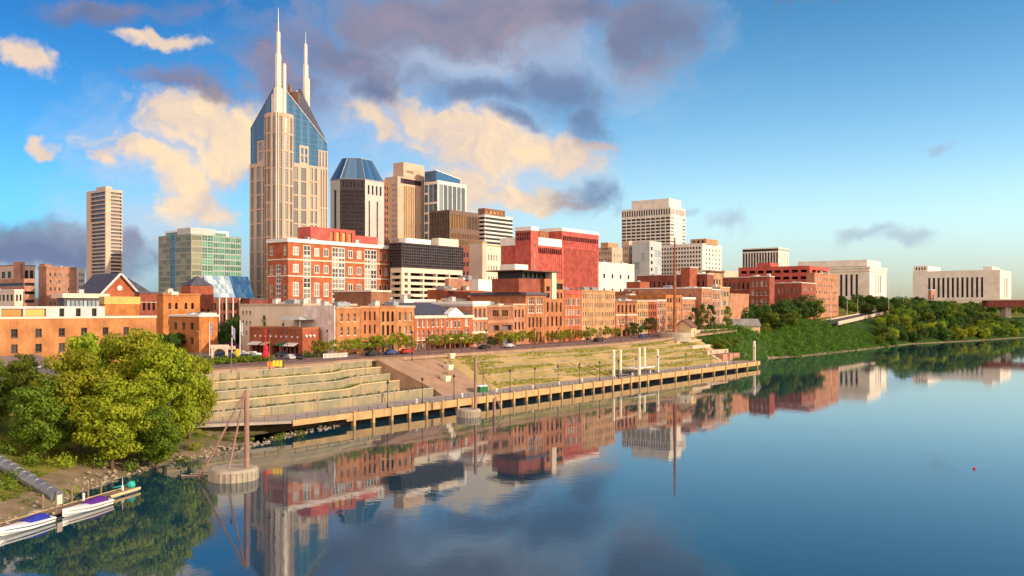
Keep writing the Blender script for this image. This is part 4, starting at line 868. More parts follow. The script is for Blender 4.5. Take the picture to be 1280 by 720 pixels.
for k in range(1, 12):
    q = C+(Vector(P[2])-Vector(P[1]))*(.09+.34*k/12)+n*.05; b.tube((*q, 0), (*q, z1-Bz-11), .18, n=4)
b.build('panel_rib', 'brick_deep', r)
part_block(r, shrink(P, .25, .38, .3, .6), z1-4, z1+1.5, 'brick_brown', 'plant_room')
# right half of the skyline
Y = 670; building('office_block', 'cream flat block dotted with small windows right of the crimson hotel', 'office block', rect(738, 747, 793, Y), Bz, ZV(327, Y), 'stone_white', [None, [(.06, .94, 4, .22, .2, .9, 3, .3, 'dark')]], units=3, roof='roof_pale')
Y = 760; P = rect(747, 765, 778, Y); z1 = ZV(309, Y); r = building('office_block', 'small tan stepped tower above the cream flat block', 'office block', P, Bz, z1, 'stone_tan', [[(.05, .95, 7, .4, .5, .97, 5, .45, 'dark')], [(.1, .9, 3, .3, .5, .95, 4, .4, 'pale')]]); part_block(r, shrink(P, -.1, .9, .2, .7), z1-.9, ZV(303, Y), 'brick_tan', 'penthouse')
Y = 1000; P = rect(777, 838, 857, Y); z1 = ZV(258, Y); r = building('office_tower', 'white gridded office tower with a plain pale cap, highest on the right', 'office tower', P, Bz, z1, 'stone_white', [[(.0, 1, 10, .84, .02, .915, 30, .58, 'dark'), (.0, 1, 20, .6, .93, .985, 1, .95, 'louvre')], [(.0, .26, 1, .85, .02, .915, 30, .5, 'pale'), (.76, 1, 1, .85, .02, .915, 30, .5, 'pale'), (.0, 1, 12, .6, .93, .985, 1, .95, 'pale')]], roof='roof_pale'); part_block(r, shrink(P, .1, .9, .06, .82), z1-.9, ZV(247, Y), 'stone_white', 'roof_cap')
Y = 800; building('office_block', 'narrow tan block with a column of windows in front of the white gridded tower', 'office block', rect(778, 786, 793, Y), Bz, ZV(301, Y), 'stone_tan', [[(.1, .9, 3, .4, .1, .95, 10, .5, 'dark')], [(.1, .9, 1, .4, .1, .95, 10, .5, 'pale')]])
Y = 780; P = rect(790, 812, 827, Y); building('office_tower', 'slim pale blue glass block left of the white office building', 'office block', P, Bz, ZV(301, Y), 'grey_light', [[(.05, .45, 1, .8, .1, .97, 8, .9, 'paleglass'), (.5, .98, 2, .92, .1, .97, 8, .92, 'paleglass')], [(.05, .3, 1, .6, .1, .95, 10, .5, 'dark'), (.4, .95, 2, .9, .1, .9, 8, .9, 'paleglass')]])
Y = 800; P = rect(822, 878, 902, Y); z1 = ZV(304, Y); r = building('office_block', 'broad white office building with a regular grid of dark windows', 'office block', P, Bz, z1, 'stone_white', [[(.01, .97, 15, .60, .28, .97, 13, .56, 'dark')], [(.12, .95, 5, .45, .28, .95, 12, .5, 'pale')]], units=3, roof='roof_pale'); part_block(r, shrink(P, .2, .8, -.0, .35), z1-.9, ZV(297.5, Y), 'brick_tan', 'penthouse', [[(.1, .9, 3, .5, .2, .8, 1, .8, 'dark')]])
Y = 1100; P = rect(928, 973, 986, Y); z1 = ZV(309, Y); r = building('office_block', 'white block with dark vertical stripes and a dark top band', 'office block', P, Bz, z1, 'stone_white', [[(.0, 1, 13, .58, .0, .935, 1, .99, 'night'), (.0, 1, 1, .99, .95, .985, 1, .9, 'night')], [(.08, .95, 6, .3, .0, .935, 1, .99, 'pale'), (.0, 1, 1, .98, .95, .985, 1, .9, 'pale')]], units=1)
# maroon block row and the tan flat roofed block
Y = 520; P = rect(796, 884, 892, Y); building('warehouse', 'long low maroon brick block with small windows behind the brick row', 'warehouse', P, Bz, ZV(342, Y), 'brick_maroon', [[(.02, .98, 14, .4, .2, .95, 3, .4, 'brickdark')], None], 'roof_pale', units=4)
P = rect(851, 862, 872, 515); building('stair_tower', 'small red box on the roofline of the maroon block', 'penthouse', P, Bz, ZV(333.5, 515), 'brick_red', [None, None], 'roof_pale')
Y = 560; P = rect(882, 886, 903, Y); building('office_block', 'tan block with a thin overhanging flat roof between brick buildings', 'office block', P, Bz, ZV(338, Y), 'brick_tan', [None, [(.1, .9, 4, .5, .2, .9, 4, .5, 'dark')]], 'roof_brown', cor=(.8, 1.5))
Y = 900; building('office_block', 'pale distant block between the tan flat roof and the crimson garage', 'office block', rect(890, 905, 935, Y), Bz, ZV(338, Y), 'concrete_cream', [None, [(.1, .9, 5, .4, .3, .9, 5, .4, 'pale')]])
# brick complex
Y = 700; P = rect(923, 1012, 1036, Y); z1 = ZV(332, Y); r = building('parking_garage', 'crimson parking garage with dark openings above the brick warehouses', 'garage', P, Bz, z1, 'red_panel', [[(.02, .98, 8, .72, .74, .97, 2, .42, 'void')], [(.1, .9, 3, .8, .74, .97, 2, .42, 'void')]], roof='roof_grey'); part_block(r, shrink(P, .2, .6, .6, .8), z1-.9, ZV(326, Y), 'red_panel', 'stair_tower')
Y = 590; building('warehouse', 'crimson brick warehouse with pairs of pale windows, left one of the complex', 'warehouse', rect(896, 940, 944, Y), Bz, ZV(346, Y), 'brick_deep', [[(.05, .95, 7, .42, .25, .93, 3, .6, 'brickdark')], None], 'roof_pale', bands=((.52, .4, 'brick_pink'), (.75, .4, 'brick_pink')))
Y = 572; building('warehouse', 'crimson brick warehouse with three columns of white windows', 'warehouse', rect(937, 962, 968, Y), Bz, ZV(345, Y), 'brick_deep', [[(.05, .95, 4, .5, .25, .95, 4, .6, 'sashb')], None], 'roof_pale', units=2)
Y = 600; building('warehouse', 'long crimson brick warehouse with a pale parapet facing left', 'warehouse', rect(960, 1002, 1020, Y), Bz, ZV(353, Y), 'brick_deep', [[(.02, .98, 8, .3, .3, .93, 3, .6, 'pale')], [(.1, .95, 5, .4, .2, .95, 4, .45, 'pale')]], 'paint_cream', units=3)
Y = 660; building('warehouse', 'sunlit orange brick warehouse at the right end of the crimson complex', 'warehouse', rect(1008, 1018, 1048, Y), Bz, ZV(341, Y), 'brick_salmon', [None, [(.04, .96, 9, .4, .2, .95, 6, .45, 'pale')]], 'brick_tan', units=3)
# columned courthouse and the long stone office on the hill
Y = 950; P = rect(985, 1087, 1108, Y); z1 = ZV(333, Y); r = building('courthouse', 'pale stone courthouse with tall dark bays between columns on the hill', 'courthouse', P, 28, z1, 'stone_white', [[(.08, .88, 13, .46, .22, .80, 1, 1, 'slit'), (.08, .88, 13, .3, .08, .16, 1, .9, 'dark')], [(.3, .7, 3, .4, .30, .80, 1, 1, 'pale')]], 'stone_white', cor=(2, .8), roof='roof_pale', bands=((.86, .8, 'stone_tan'),)); part_block(r, shrink(P, .1, .9, .05, .9), z1-.9, ZV(324, Y), 'stone_white', 'attic', [[(.0, 1, 1, .99, .1, .25, 1, .5, 'pale')]])
Y = 1180; P = rect(1141, 1250, 1264, Y); z1 = ZV(337, Y); r = building('government_building', 'long pale stone government building with a row of tall dark windows, far right', 'government building', P, 28, z1, 'stone_white', [[(.17, .83, 12, .48, .22, .80, 1, 1, 'slit')], [(.3, .7, 2, .5, .22, .80, 1, 1, 'pale')]], roof='roof_pale'); part_block(r, shrink(P, .05, .9, .83, 1.0), z1-.9, ZV(331.5, Y+40), 'stone_white', 'corner_pavilion', [[(.1, .9, 4, .5, .3, .8, 1, .9, 'slit')]]); part_block(r, shrink(P, .1, .8, .1, .2), z1-.9, ZV(332.5, Y), 'stone_white', 'penthouse')
Y = 900; building('pavilion', 'small round topped kiosk with red sides below the long stone building', 'kiosk', rect(1160, 1164, 1169, Y), 28, ZV(362, Y), 'brick_pink', [None, [(.2, .8, 1, .5, .1, .7, 1, .8, 'dark')]], 'paint_white')

# ------------------------------------------------------------------ the brick riverfront row
def front(name, label, u0, u1, v, wall, grids, D=26, t=50.0, **k):
    s0, s1 = SU(u0, t)+.06, SU(u1, t)-.06; P = [ST(s0, t+D), ST(s0, t), ST(s1, t), ST(s1, t+D)]; um = (u0+u1)/2; y = ST((s0+s1)/2, t)[1]
    return building(name, label, k.pop('cat', 'shop house'), P, zs(s0)-.6, ZV(v, y), wall, [k.pop('left', None), grids], **k)
R = 'brick_house'
front(R, 'orange brick building with three narrow windows a floor, leftmost of the riverfront row', 420, 450, 384, 'brick_orange', [(.08, .92, 3, .34, .10, .93, 3, .60, 'sash'), (.1, .9, 3, .8, .0, .085, 1, .9, 'shop')], cornice='brick_tan', units=3, left=None, D=13)
front(R, 'rust brick building with a low wide shop window, second in the row', 450, 474.5, 383, 'brick_rust', [(.12, .88, 3, .36, .40, .94, 2, .68, 'brickdark'), (.14, .88, 1, 1, .09, .30, 1, .9, 'shop')], cornice='brick_tan', units=2)
front(R, 'orange brick building with tall black arched windows, third in the row', 474.5, 495, 383, 'brick_orange', [(.06, .94, 3, .52, .36, .93, 2, .78, 'arch'), (.06, .34, 1, .6, .05, .31, 1, .95, 'arch'), (.45, .9, 1, .95, .05, .31, 1, .95, 'shop')], cornice='brick_rust', units=2)
front(R, 'orange brick building with pale arched windows, fourth in the row', 495, 518, 382.5, 'brick_orange', [(.06, .94, 3, .46, .05, .93, 3, .62, 'archw')], cornice='stone_tan', units=3)
r = front(R, 'two storey scarlet brick building with white windows and a white pediment', 518, 590.5, 394.5, 'brick_vivid', [(.02, .50, 6, .46, .36, .95, 2, .74, 'sashb'), (.52, .80, 4, .6, .36, .88, 2, .80, 'white'), (.86, .94, 1, .9, .36, .95, 2, .74, 'sashb'), (.02, .2, 2, .7, .0, .26, 1, .95, 'white'), (.25, .95, 8, .8, .0, .22, 1, .9, 'shop')], cornice='paint_cream', cor=(.8, .5), D=20, bands=((.31, .45, 'paint_cream'),))
s0, s1 = SU(518, 50), SU(590.5, 50); o = r.location; zt = ZV(394.5, ST((s0+s1)/2, 50)[1])-o.z; b = MB()
q = lambda s, t, z: (ST(s, t)[0]-o.x, ST(s, t)[1]-o.y, z)
b.poly([q(s0, 49.4, zt+.2), q(s1, 49.4, zt+.2), q(s1-3, 66, zt+4.2), q(s0+3, 66, zt+4.2)]); b.poly([q(s1, 71, zt+.2), q(s0, 71, zt+.2), q(s0+3, 66, zt+4.2), q(s1-3, 66, zt+4.2)]); b.poly([q(s0, 71, zt+.2), q(s0, 49.4, zt+.2), q(s0+3, 66, zt+4.2)]); b.poly([q(s1, 49.4, zt+.2), q(s1, 71, zt+.2), q(s1-3, 66, zt+4.2)]); b.build('hipped_roof', 'roof_slate', r)
b = MB(); a0, a1 = s0+(s1-s0)*.53, s0+(s1-s0)*.79; am = (a0+a1)/2
for t_ in (49.1, 49.9): pass
v0 = [q(a0, 49.0, zt-.4), q(a1, 49.0, zt-.4), q(a1, 49.0, zt+.5), q(am, 49.0, zt+2.6), q(a0, 49.0, zt+.5)]; v1 = [q(a0, 51.5, zt-.4), q(a1, 51.5, zt-.4), q(a1, 51.5, zt+.5), q(am, 51.5, zt+2.6), q(a0, 51.5, zt+.5)]
b.poly(v0); b.poly(v1[::-1])
for i in range(5): j = (i+1) % 5; b.quad(v0[j], v0[i], v1[i], v1[j])
b.build('pediment', 'paint_white', r)
front(R, 'cream painted narrow building with three storeys of arched windows', 590.5, 609.5, 377, 'brick_salmon', [(.06, .94, 3, .5, .04, .90, 3, .70, 'archw')], cornice='paint_white', cor=(1.0, .6), units=1, bands=((.33, .6, 'paint_cream'), (.62, .6, 'paint_cream'), (.9, .6, 'paint_white')))
front(R, 'brown brick building with two wide dark balconies across the front', 609.5, 641, 382, 'brick_brown', [(.04, .46, 1, .85, .06, .25, 1, .9, 'balcony'), (.54, .96, 1, .9, .06, .25, 1, .9, 'balcony'), (.22, .46, 1, .95, .40, .54, 1, .9, 'balcony'), (.58, .96, 1, .98, .40, .54, 1, .9, 'balcony'), (.20, .44, 3, .8, .74, .90, 1, .9, 'shop'), (.56, .82, 3, .8, .74, .90, 1, .9, 'shop')], cornice='brick_tan', units=2, bands=((.30, .9, 'brick_rust'), (.58, 1.2, 'brick_salmon')))
front(R, 'narrow rust brick building with three slim windows a floor beside the balconies', 641, 657, 380, 'brick_salmon', [(.06, .94, 3, .45, .06, .92, 3, .64, 'brickdark')], cornice='stone_tan', units=1)
front(R, 'deep orange brick building with paired white windows left of the canopy tower', 657, 680.5, 366, 'brick_rust', [(.1, .46, 3, .8, .60, .93, 2, .75, 'sashb'), (.54, .9, 3, .8, .60, .93, 2, .75, 'sashb'), (.1, .9, 4, .45, .32, .56, 1, .8, 'brickdark'), (.1, .9, 4, .4, .05, .28, 1, .85, 'dark')], cornice='roof_slate', cor=(.8, .9))
r = front('brick_tower', 'tallest brick building of the row with a canopied roof terrace and pale stair column', 680.5, 705, 349, 'brick_rust', [(.05, .95, 4, .40, .03, .68, 3, .68, 'dark'), (.05, .3, 1, .7, .70, .9, 2, .75, 'dark'), (.60, .95, 2, .5, .70, .80, 1, .85, 'dark'), (.58, .95, 1, .95, .84, .94, 1, .9, 'shop')], D=18, cat='tower')
s0, s1 = SU(680.5, 50), SU(705, 50); P = [ST(s0+(s1-s0)*.34, 60), ST(s0+(s1-s0)*.34, 49.6), ST(s0+(s1-s0)*.56, 49.6), ST(s0+(s1-s0)*.56, 60)]; yy = ST(s0, 50)[1]; part_block(r, P, ZV(374, yy), ZV(340, yy), 'paint_cream', 'stair_column')
P = [ST(s0-12, 64), ST(s0-12, 51.5), ST(s0-.3, 51.5), ST(s0-.3, 64)]; part_block(r, P, ZV(366.5, yy)+.2, ZV(349, yy), 'brick_deep', 'rooftop_storey'); P = [ST(s0-9, 64), ST(s0-9, 52.5), ST(s0+(s1-s0)*.33, 52.5), ST(s0+(s1-s0)*.33, 64)]; part_block(r, P, ZV(349, yy)+.01, ZV(340, yy), 'metal_dark', 'roof_pavilion', [None, [(.03, .97, 5, .9, .1, .9, 1, .9, 'shop')]])
P = [ST(s0-13, 66), ST(s0-13, 49), ST(s0+(s1-s0)*.8, 49), ST(s0+(s1-s0)*.8, 66)]; part_block(r, P, ZV(340, yy)+.01, ZV(338.6, yy), 'roof_brown', 'canopy'); P = [ST(s0-10, 62), ST(s0-10, 55), ST(s0-3, 55), ST(s0-3, 62)]; part_block(r, P, ZV(338.6, yy)+.01, ZV(331, yy), 'paint_white', 'lift_house')
front(R, 'brick building with bright white window rows under a crimson top right of the canopy tower', 705, 727, 363, 'brick_vivid', [(.06, .94, 6, .62, .70, .86, 1, .9, 'white'), (.06, .94, 6, .62, .52, .65, 1, .9, 'white'), (.06, .94, 6, .62, .33, .47, 1, .9, 'white'), (.08, .92, 5, .45, .08, .26, 1, .9, 'brickdark')], cornice='red_panel', cor=(1.6, .2), units=3)
front(R, 'wide light tan brick building with three bays of many small windows', 727, 769, 363, 'brick_tan', [(.02, .33, 5, .42, .10, .96, 5, .55, 'pale'), (.36, .65, 5, .42, .10, .96, 5, .55, 'pale'), (.68, .98, 5, .42, .10, .96, 5, .55, 'pale'), (.05, .95, 4, .6, .0, .08, 1, .95, 'arch')], cornice='brick_yellow', units=5, bands=((.62, .3, 'brick_yellow'),))
front(R, 'brown brick building with a white shed on its roof, right of the tan one', 769.5, 796, 377, 'brick_rust', [(.04, .96, 5, .5, .68, .92, 1, .9, 'brickdark'), (.05, .95, 5, .5, .36, .56, 1, .8, 'sashb'), (.05, .95, 4, .6, .04, .26, 1, .8, 'arch')], cornice='brick_brown', bands=((.62, .5, 'paint_cream'),), units=2)
front(R, 'yellow brick building with three rows of white windows beside the brown one', 796, 810, 376, 'brick_yellow', [(.05, .95, 5, .55, .06, .94, 4, .6, 'sashb')], cornice='stone_tan', units=1)
front(R, 'red brown narrow brick building between the yellow one and the pinkish one', 810, 821, 376, 'brick_red', [(.05, .95, 4, .5, .06, .94, 4, .6, 'brickdark')], cornice='stone_tan', units=1)
front(R, 'pinkish narrow brick building left of the tall rust mast', 821, 832, 375, 'brick_pink', [(.05, .95, 4, .5, .06, .94, 4, .6, 'sashb')], cornice='paint_white', units=1)
front(R, 'vivid orange brick building directly behind the tall rust mast', 832, 852, 369, 'brick_orange', [(.05, .95, 5, .6, .80, .92, 1, .9, 'dark'), (.05, .95, 5, .5, .05, .74, 3, .6, 'sashb')], cornice='stucco_orange', cor=(1.2, .3), units=1)
front(R, 'low orange brick building with a white parapet right of the rust mast', 852.5, 869, 372, 'brick_salmon', [(.06, .94, 6, .55, .60, .82, 1, .9, 'sashb'), (.06, .94, 6, .5, .08, .5, 2, .7, 'sashb')], cornice='paint_white', cor=(.8, .3))
front(R, 'pale orange building with a white top and a long dark windowed side wall', 877, 889.5, 359.5, 'brick_salmon', [(.08, .92, 4, .5, .08, .92, 4, .6, 'sashb')], D=44, left=[(.05, .9, 9, .2, .35, .9, 3, .4, 'pale')], cornice='paint_white', units=2)
front(R, 'pale narrow four storey building second from the right end of the row', 889.5, 900, 361.5, 'brick_pink', [(.08, .92, 4, .6, .06, .92, 4, .66, 'sashb')], cornice='paint_white', units=1)
front(R, 'tan narrow building with wide pale windows beside the blank brick end wall', 900, 912, 359, 'brick_tan', [(.06, .94, 3, .75, .06, .94, 4, .62, 'pale')], cornice='stone_tan', units=1)
front(R, 'blank orange brick building closing the right end of the row', 912.5, 936, 367.5, 'brick_salmon', None, cornice='brick_tan', D=20)
# fillers between the row and the skyline
def fill(name, label, u0, uc, u1, Y, v, wall, l=None, r_=None, cat='shop house', **k): return building(name, label, cat, rect(u0, uc, u1, Y), Bz, ZV(v, Y), wall, [l, r_], **k)
fill('brick_house', 'dark brown roof wall with a cream gabled window end behind the first row buildings', 418, 464, 488, 300, 363, 'brick_brown', None, [(.05, .45, 3, .7, .3, .75, 1, .8, 'shop'), (.55, .95, 3, .7, .3, .75, 1, .8, 'shop')], cornice='paint_cream')
fill('warehouse', 'white topped low warehouse between the row and the cream garage', 430, 505, 545, 312, 374, 'paint_white', units=4, roof='roof_pale')
fill('brick_house', 'salmon brick wall rising behind the scarlet two storey building', 543, 547, 592, 330, 375, 'brick_salmon', units=2)
fill('brick_house', 'red brick block with a grey mural panel below the garage', 556, 561, 590, 350, 348, 'brick_pink', None, [(.3, .5, 1, .9, .6, .85, 1, .9, 'grey')], units=2)
fill('warehouse', 'long white building with narrow dark windows below the crimson hotel', 590, 598, 661, 430, 349, 'paint_white', None, [(.12, .96, 16, .35, .45, .8, 1, .9, 'dark')], roof='roof_pale')
fill('warehouse', 'low dark navy roofed block behind the balconied building', 596, 602, 660, 395, 364, 'grey_dark', None, [(.1, .9, 4, .4, .5, .8, 1, .6, 'paleglass')], units=4, roof='roof_pale')
fill('brick_house', 'dark red low brick block left of the navy roofed one', 534, 545, 606, 340, 362, 'brick_red', units=4, roof='roof_brown')
fill('warehouse', 'red box shaped brick block over the brown riverfront roofs', 783, 800, 812, 480, 352, 'brick_red', units=1)
fill('warehouse', 'low brown roofed block behind the tan brick building', 764, 790, 822, 455, 364, 'brick_brown', units=4, roof='roof_brown')
# tan blind building on the street corner and the low brick restaurant in front of it
s0 = SU(420, 50)-.1
P = [ST(s0, 94), ST(s0, 64), ST(s0+18, 64), ST(s0+18, 94)]; building('corner_building', 'tall blind beige wall with a weathered windowed end at left', 'building', P, Bz, ZV(380, 262), 'wall_beige', [[(.02, .2, 3, .45, .30, .92, 3, .45, 'grey')], None], 'stone_tan', units=6, roof='roof_pale')
P = [ST(s0-.2, 63.9), ST(s0-.2, 49.9), ST(s0-.1+.05, 49.9), ST(s0-.05, 63.9)]
b = MB(); b.hexa(((*ST(s0-.32, 50.1), 11), (*ST(s0-.02, 50.1), 11), (*ST(s0-.02, 63.8), 11), (*ST(s0-.32, 63.8), 11)), ((*ST(s0-.32, 50.1), ZV(382, 248)), (*ST(s0-.02, 50.1), ZV(382, 248)), (*ST(s0-.02, 63.8), ZV(382, 248)), (*ST(s0-.32, 63.8), ZV(382, 248)))); tag(b.build('painted_wall', 'wall_faded'), 'whitewashed side wall with faded red painted lettering at the row end', 'wall')
P = rect(312, 378, 400, 246); r = building('restaurant', 'low brick restaurant with white awnings and a planted roof terrace', 'restaurant', P, Bz, ZV(410, 246), 'brick_red', [[(.05, .36, 4, .8, .0, .38, 1, .9, 'shop'), (.42, .58, 1, .9, .0, .38, 1, .95, 'void'), (.62, .93, 4, .8, .0, .38, 1, .9, 'shop')], [(.75, .98, 1, .8, .0, .4, 1, .9, 'dark')]], 'brick_rust', roof='roof_grey', cor=(.3, .1))
C_, A_ = Vector(P[1])-Vector(P[0]), Vector((0, 0)); g = (A_-C_); n = Vector((-DF.x, -DF.y)); e = Vector((DF.x, DF.y)); nr = Vector((DF.y, -DF.x))
for f0, f1, mt in ((.05, .26, 'paint_white'), (.30, .42, 'timber_pale'), (.60, .72, 'green_paint'), (.73, .93, 'paint_white')):
    b = MB(); a, c = C_+g*(1-f0), C_+g*(1-f1); b.hexa(((*c, 3.9), (*a, 3.9), (*(a+n*2), 3.1), (*(c+n*2), 3.1)), ((*c, 4.05), (*a, 4.05), (*(a+n*2), 3.2), (*(c+n*2), 3.2))); b.build('awning', mt, r)
for k in range(9):
    b = MB(); q = C_+g*(.08+.1*k)+n*.12; b.lathe([(.1, -.35), (.34, 0), (.1, .35)], 8, c=(q.x, q.y, 5.6)); b.build('wall_lamp', 'paint_white', r)
for k in range(3):
    b = MB(); q = C_+(Vector(P[2])-Vector(P[1]))*(.2+.22*k)+nr*.12; b.lathe([(.1, -.5), (.5, 0), (.1, .5)], 10, c=(q.x, q.y, 5.9)); b.build('wall_lamp', 'paint_white', r)
b = MB(); q = C_+(Vector(P[2])-Vector(P[1]))*.72; b.hexa(((*q, 3.2), (*(q+e*3.5), 3.2), (*(q+e*3.5+nr*2), 2.9), (*(q+nr*2), 2.9)), ((*q, 4.0), (*(q+e*3.5), 4.0), (*(q+e*3.5+nr*2), 3.0), (*(q+nr*2), 3.0))); b.build('porch_roof', 'roof_brown', r)
b = MB()
for (f, d) in ((.2, 3), (.5, 3), (.2, 7), (.5, 7)):
    q = C_+g*f+e*d; b.tube((*q, ZV(410, 246)-Bz-1), (*q, ZV(410, 246)-Bz+2.2), .1, n=6)
c0, c1, c2, c3 = C_+g*.15+e*2, C_+g*.55+e*2, C_+g*.55+e*8, C_+g*.15+e*8; zc = ZV(410, 246)-Bz+2.2; b.hexa([(*p, zc) for p in (c1, c0, c3, c2)], [(*p, zc+.9) for p in ((c1*.8+c3*.2), (c0*.8+c2*.2), (c3*.8+c1*.2), (c2*.8+c0*.2))]); b.build('terrace_pergola', 'grey_light', r)
# grey shed at the far left
P = [ST(-80, 46), ST(-80, 36), ST(-52, 36), ST(-52, 46)]; o0 = P[0]; r = thing('shed', 'long low shed with a slate blue metal roof below the brick warehouse', 'shed', (*o0, 10)); L = [Vector(p)-Vector(o0) for p in P]; b = MB(); b.prism([tuple(p) for p in L], 0, 3.4); b.build('wall', 'grey_dark', r); b = MB(); Q = [Vector(p) for p in inset([tuple(p) for p in L], -.6)]; b.hexa([(*p, z) for p, z in zip(Q, (5.2, 3.42, 3.42, 5.2))], [(*p, z) for p, z in zip(Q, (5.4, 3.6, 3.6, 5.4))]); b.build('roof', 'metal_grey', r)
# ------------------------------------------------------------------ trees and planting
rng = np.random.default_rng(11)
def leaf_cloud(centres, radii, per, size, flat=.8, seed=0, up=.25):
    """leaf-sized quads scattered over the outer part of many small clumps -> verts, faces"""
    g = np.random.default_rng(seed); V = []
    for c, r in zip(centres, radii):
        n = max(6, int(per*r*r)); d = g.normal(size=(n, 3)); d /= np.linalg.norm(d, axis=1)[:, None]; rr = r*g.uniform(.6, 1.06, size=(n, 1))
        p = np.array(c)+d*rr*np.array([1, 1, flat])
        nrm = d*1.1+g.normal(size=(n, 3))*.42+np.array([0, 0, up]); nrm /= np.linalg.norm(nrm, axis=1)[:, None]
        a = np.cross(nrm, g.normal(size=(n, 3))); a /= np.linalg.norm(a, axis=1)[:, None]; b = np.cross(nrm, a)
        s = size*g.uniform(.5, 1.45, size=(n, 1)); a = a*s; b = b*s*.62
        V.append(np.stack([p-a, p-b*.9, p+a, p+b], 1).reshape(-1, 3))
    V = np.concatenate(V); return V
def leaf_mesh(name, V, mt):
    n = len(V)//4; me = bpy.data.meshes.new(name); me.vertices.add(len(V)); me.vertices.foreach_set('co', V.astype(np.float32).ravel())
    me.loops.add(4*n); me.loops.foreach_set('vertex_index', np.arange(4*n, dtype=np.int32)); me.polygons.add(n); me.polygons.foreach_set('loop_start', np.arange(0, 4*n, 4, dtype=np.int32)); me.polygons.foreach_set('loop_total', np.full(n, 4, dtype=np.int32))
    me.materials.append(MATS[mt]); me.update(); me.validate(); return me
def crown_pts(seed, rx, rz, n, zc, rc=(.26, .42), shape='round'):
    g = np.random.default_rng(seed); C, R_ = [], []
    for i in range(n):
        while True:
            p = g.uniform(-1, 1, 3)
            if np.dot(p, p) < 1: break
        q = p/max(np.linalg.norm(p), .01)*np.linalg.norm(p)**.5
        if shape == 'cone': k = 1-.75*(q[2]*.5+.5); q[0] *= k+.15; q[1] *= k+.15
        C.append((q[0]*rx*.82, q[1]*rx*.82, zc+q[2]*rz*.82)); R_.append(g.uniform(*rc)*min(rx, rz)*(1.0 if shape == 'round' else .7))
    return C, R_
def trunk_mesh(h, r, limbs, mt='bark', seed=0, lean=0):
    g = random.Random(seed); b = MB(); p = Vector((0, 0, -.5)); q = Vector((lean*h, g.uniform(-.03, .03)*h, h*.5)); b.tube(p, q, r, r*.7, 7); e = q+Vector((lean*h*.5, 0, h*.35)); b.tube(q, e, r*.7, r*.3, 6)
    for i in range(limbs):
        a = 2*math.pi*i/limbs+g.uniform(-.4, .4); f = g.uniform(.2, 1); s = p.lerp(q, .5+.5*f); d = Vector((math.cos(a), math.sin(a), g.uniform(.5, 1.1)))*h*g.uniform(.25, .42); m = s+d*.5+Vector((0, 0, h*.02)); b.tube(s, m, r*.42, r*.25, 5); b.tube(m, s+d, r*.25, r*.08, 5)
    return b.mesh('trunk', mt, True)
# crown kinds: unit-size (radius 1, height about 2 from the ground up)
def make_tree(key, seed, rx, rz, zc, n, per, leaf, mt, h, r, limbs, shape='round', rc=(.26, .42)):
    C, R_ = crown_pts(seed, rx, rz, n, zc, rc, shape)
    return leaf_mesh('crown', leaf_cloud(C, R_, per, leaf, flat=.55 if key == 'b' else .75, seed=seed+1), mt), trunk_mesh(h, r, limbs, seed=seed)
KIND = {}
for i, mt in enumerate(('leaf_yellow', 'leaf_yellow', 'leaf_mid')): KIND['bank%d' % i] = make_tree('b', 31+i, 5.9, 7.4, 8.2, 74, 74, .24, mt, 10, .42, 7, 'round', (.16, .42))
for i, mt in enumerate(('leaf_dark', 'leaf_mid', 'leaf_dark', 'leaf_yellow')): KIND['wood%d' % i] = make_tree('w', 51+i, 4.6, 4.6, 5.4, 34, 34, .34, mt, 7, .32, 5)
for i in range(3): KIND['street%d' % i] = make_tree('s', 71+i, 3.0, 1.9, 3.7, 30, 120, .18, 'leaf_street', 4, .12, 5)
for i in range(2): KIND['darkstreet%d' % i] = make_tree('d', 81+i, 2.2, 2.4, 3.4, 24, 130, .17, 'leaf_dark', 4, .14, 5)
KIND['cone0'] = make_tree('c', 91, 3.2, 5.2, 5.6, 40, 60, .24, 'leaf_dark', 8, .2, 4, 'cone'); KIND['cone1'] = make_tree('c', 92, 3.0, 4.6, 5.0, 36, 60, .24, 'leaf_mid', 7, .2, 4, 'cone')
KIND['bright0'] = make_tree('y', 95, 3.0, 2.4, 3.4, 24, 90, .2, 'leaf_bright', 4, .16, 5)
def tree(kind, label, x, y, z=None, s=1.0, sz=None, group=None, name='tree', cat='tree', rz=None):
    if z is None: z = GXY(x, y)
    root = thing(name, label, cat, (x, y, z-.15), random.uniform(0, 6.28) if rz is None else rz, group); root.scale = (s, s, sz or s)
    c, t = KIND[kind]; link('trunk', t, root); link('crown', c, root); return root
def shrub(mt, label, pts, zf, r, per, leaf, seed, name='shrub', cat='shrub', group=None, hz=.8):
    """low planting along points: leaves over a few clumps plus short stems, one plant mass"""
    g = np.random.default_rng(seed); x0, y0 = pts[0]; C, R_ = [], []; b = MB()
    for (x, y) in pts:
        for k in range(3):
            q = g.normal(size=2)*r*.45; rr = r*g.uniform(.55, .9); C.append((x-x0+q[0], y-y0+q[1], rr*hz)); R_.append(rr)
        b.tube((x-x0, y-y0, -.3), (x-x0, y-y0, r*.8), .06, .03, 5)
    root = thing(name, label, cat, (x0, y0, zf), 0, group); link('foliage', leaf_mesh('foliage', leaf_cloud(C, R_, per, leaf, seed=seed, flat=hz), mt), root)
    if len(pts) == 1: b.build('stem', 'bark', root)
    return root
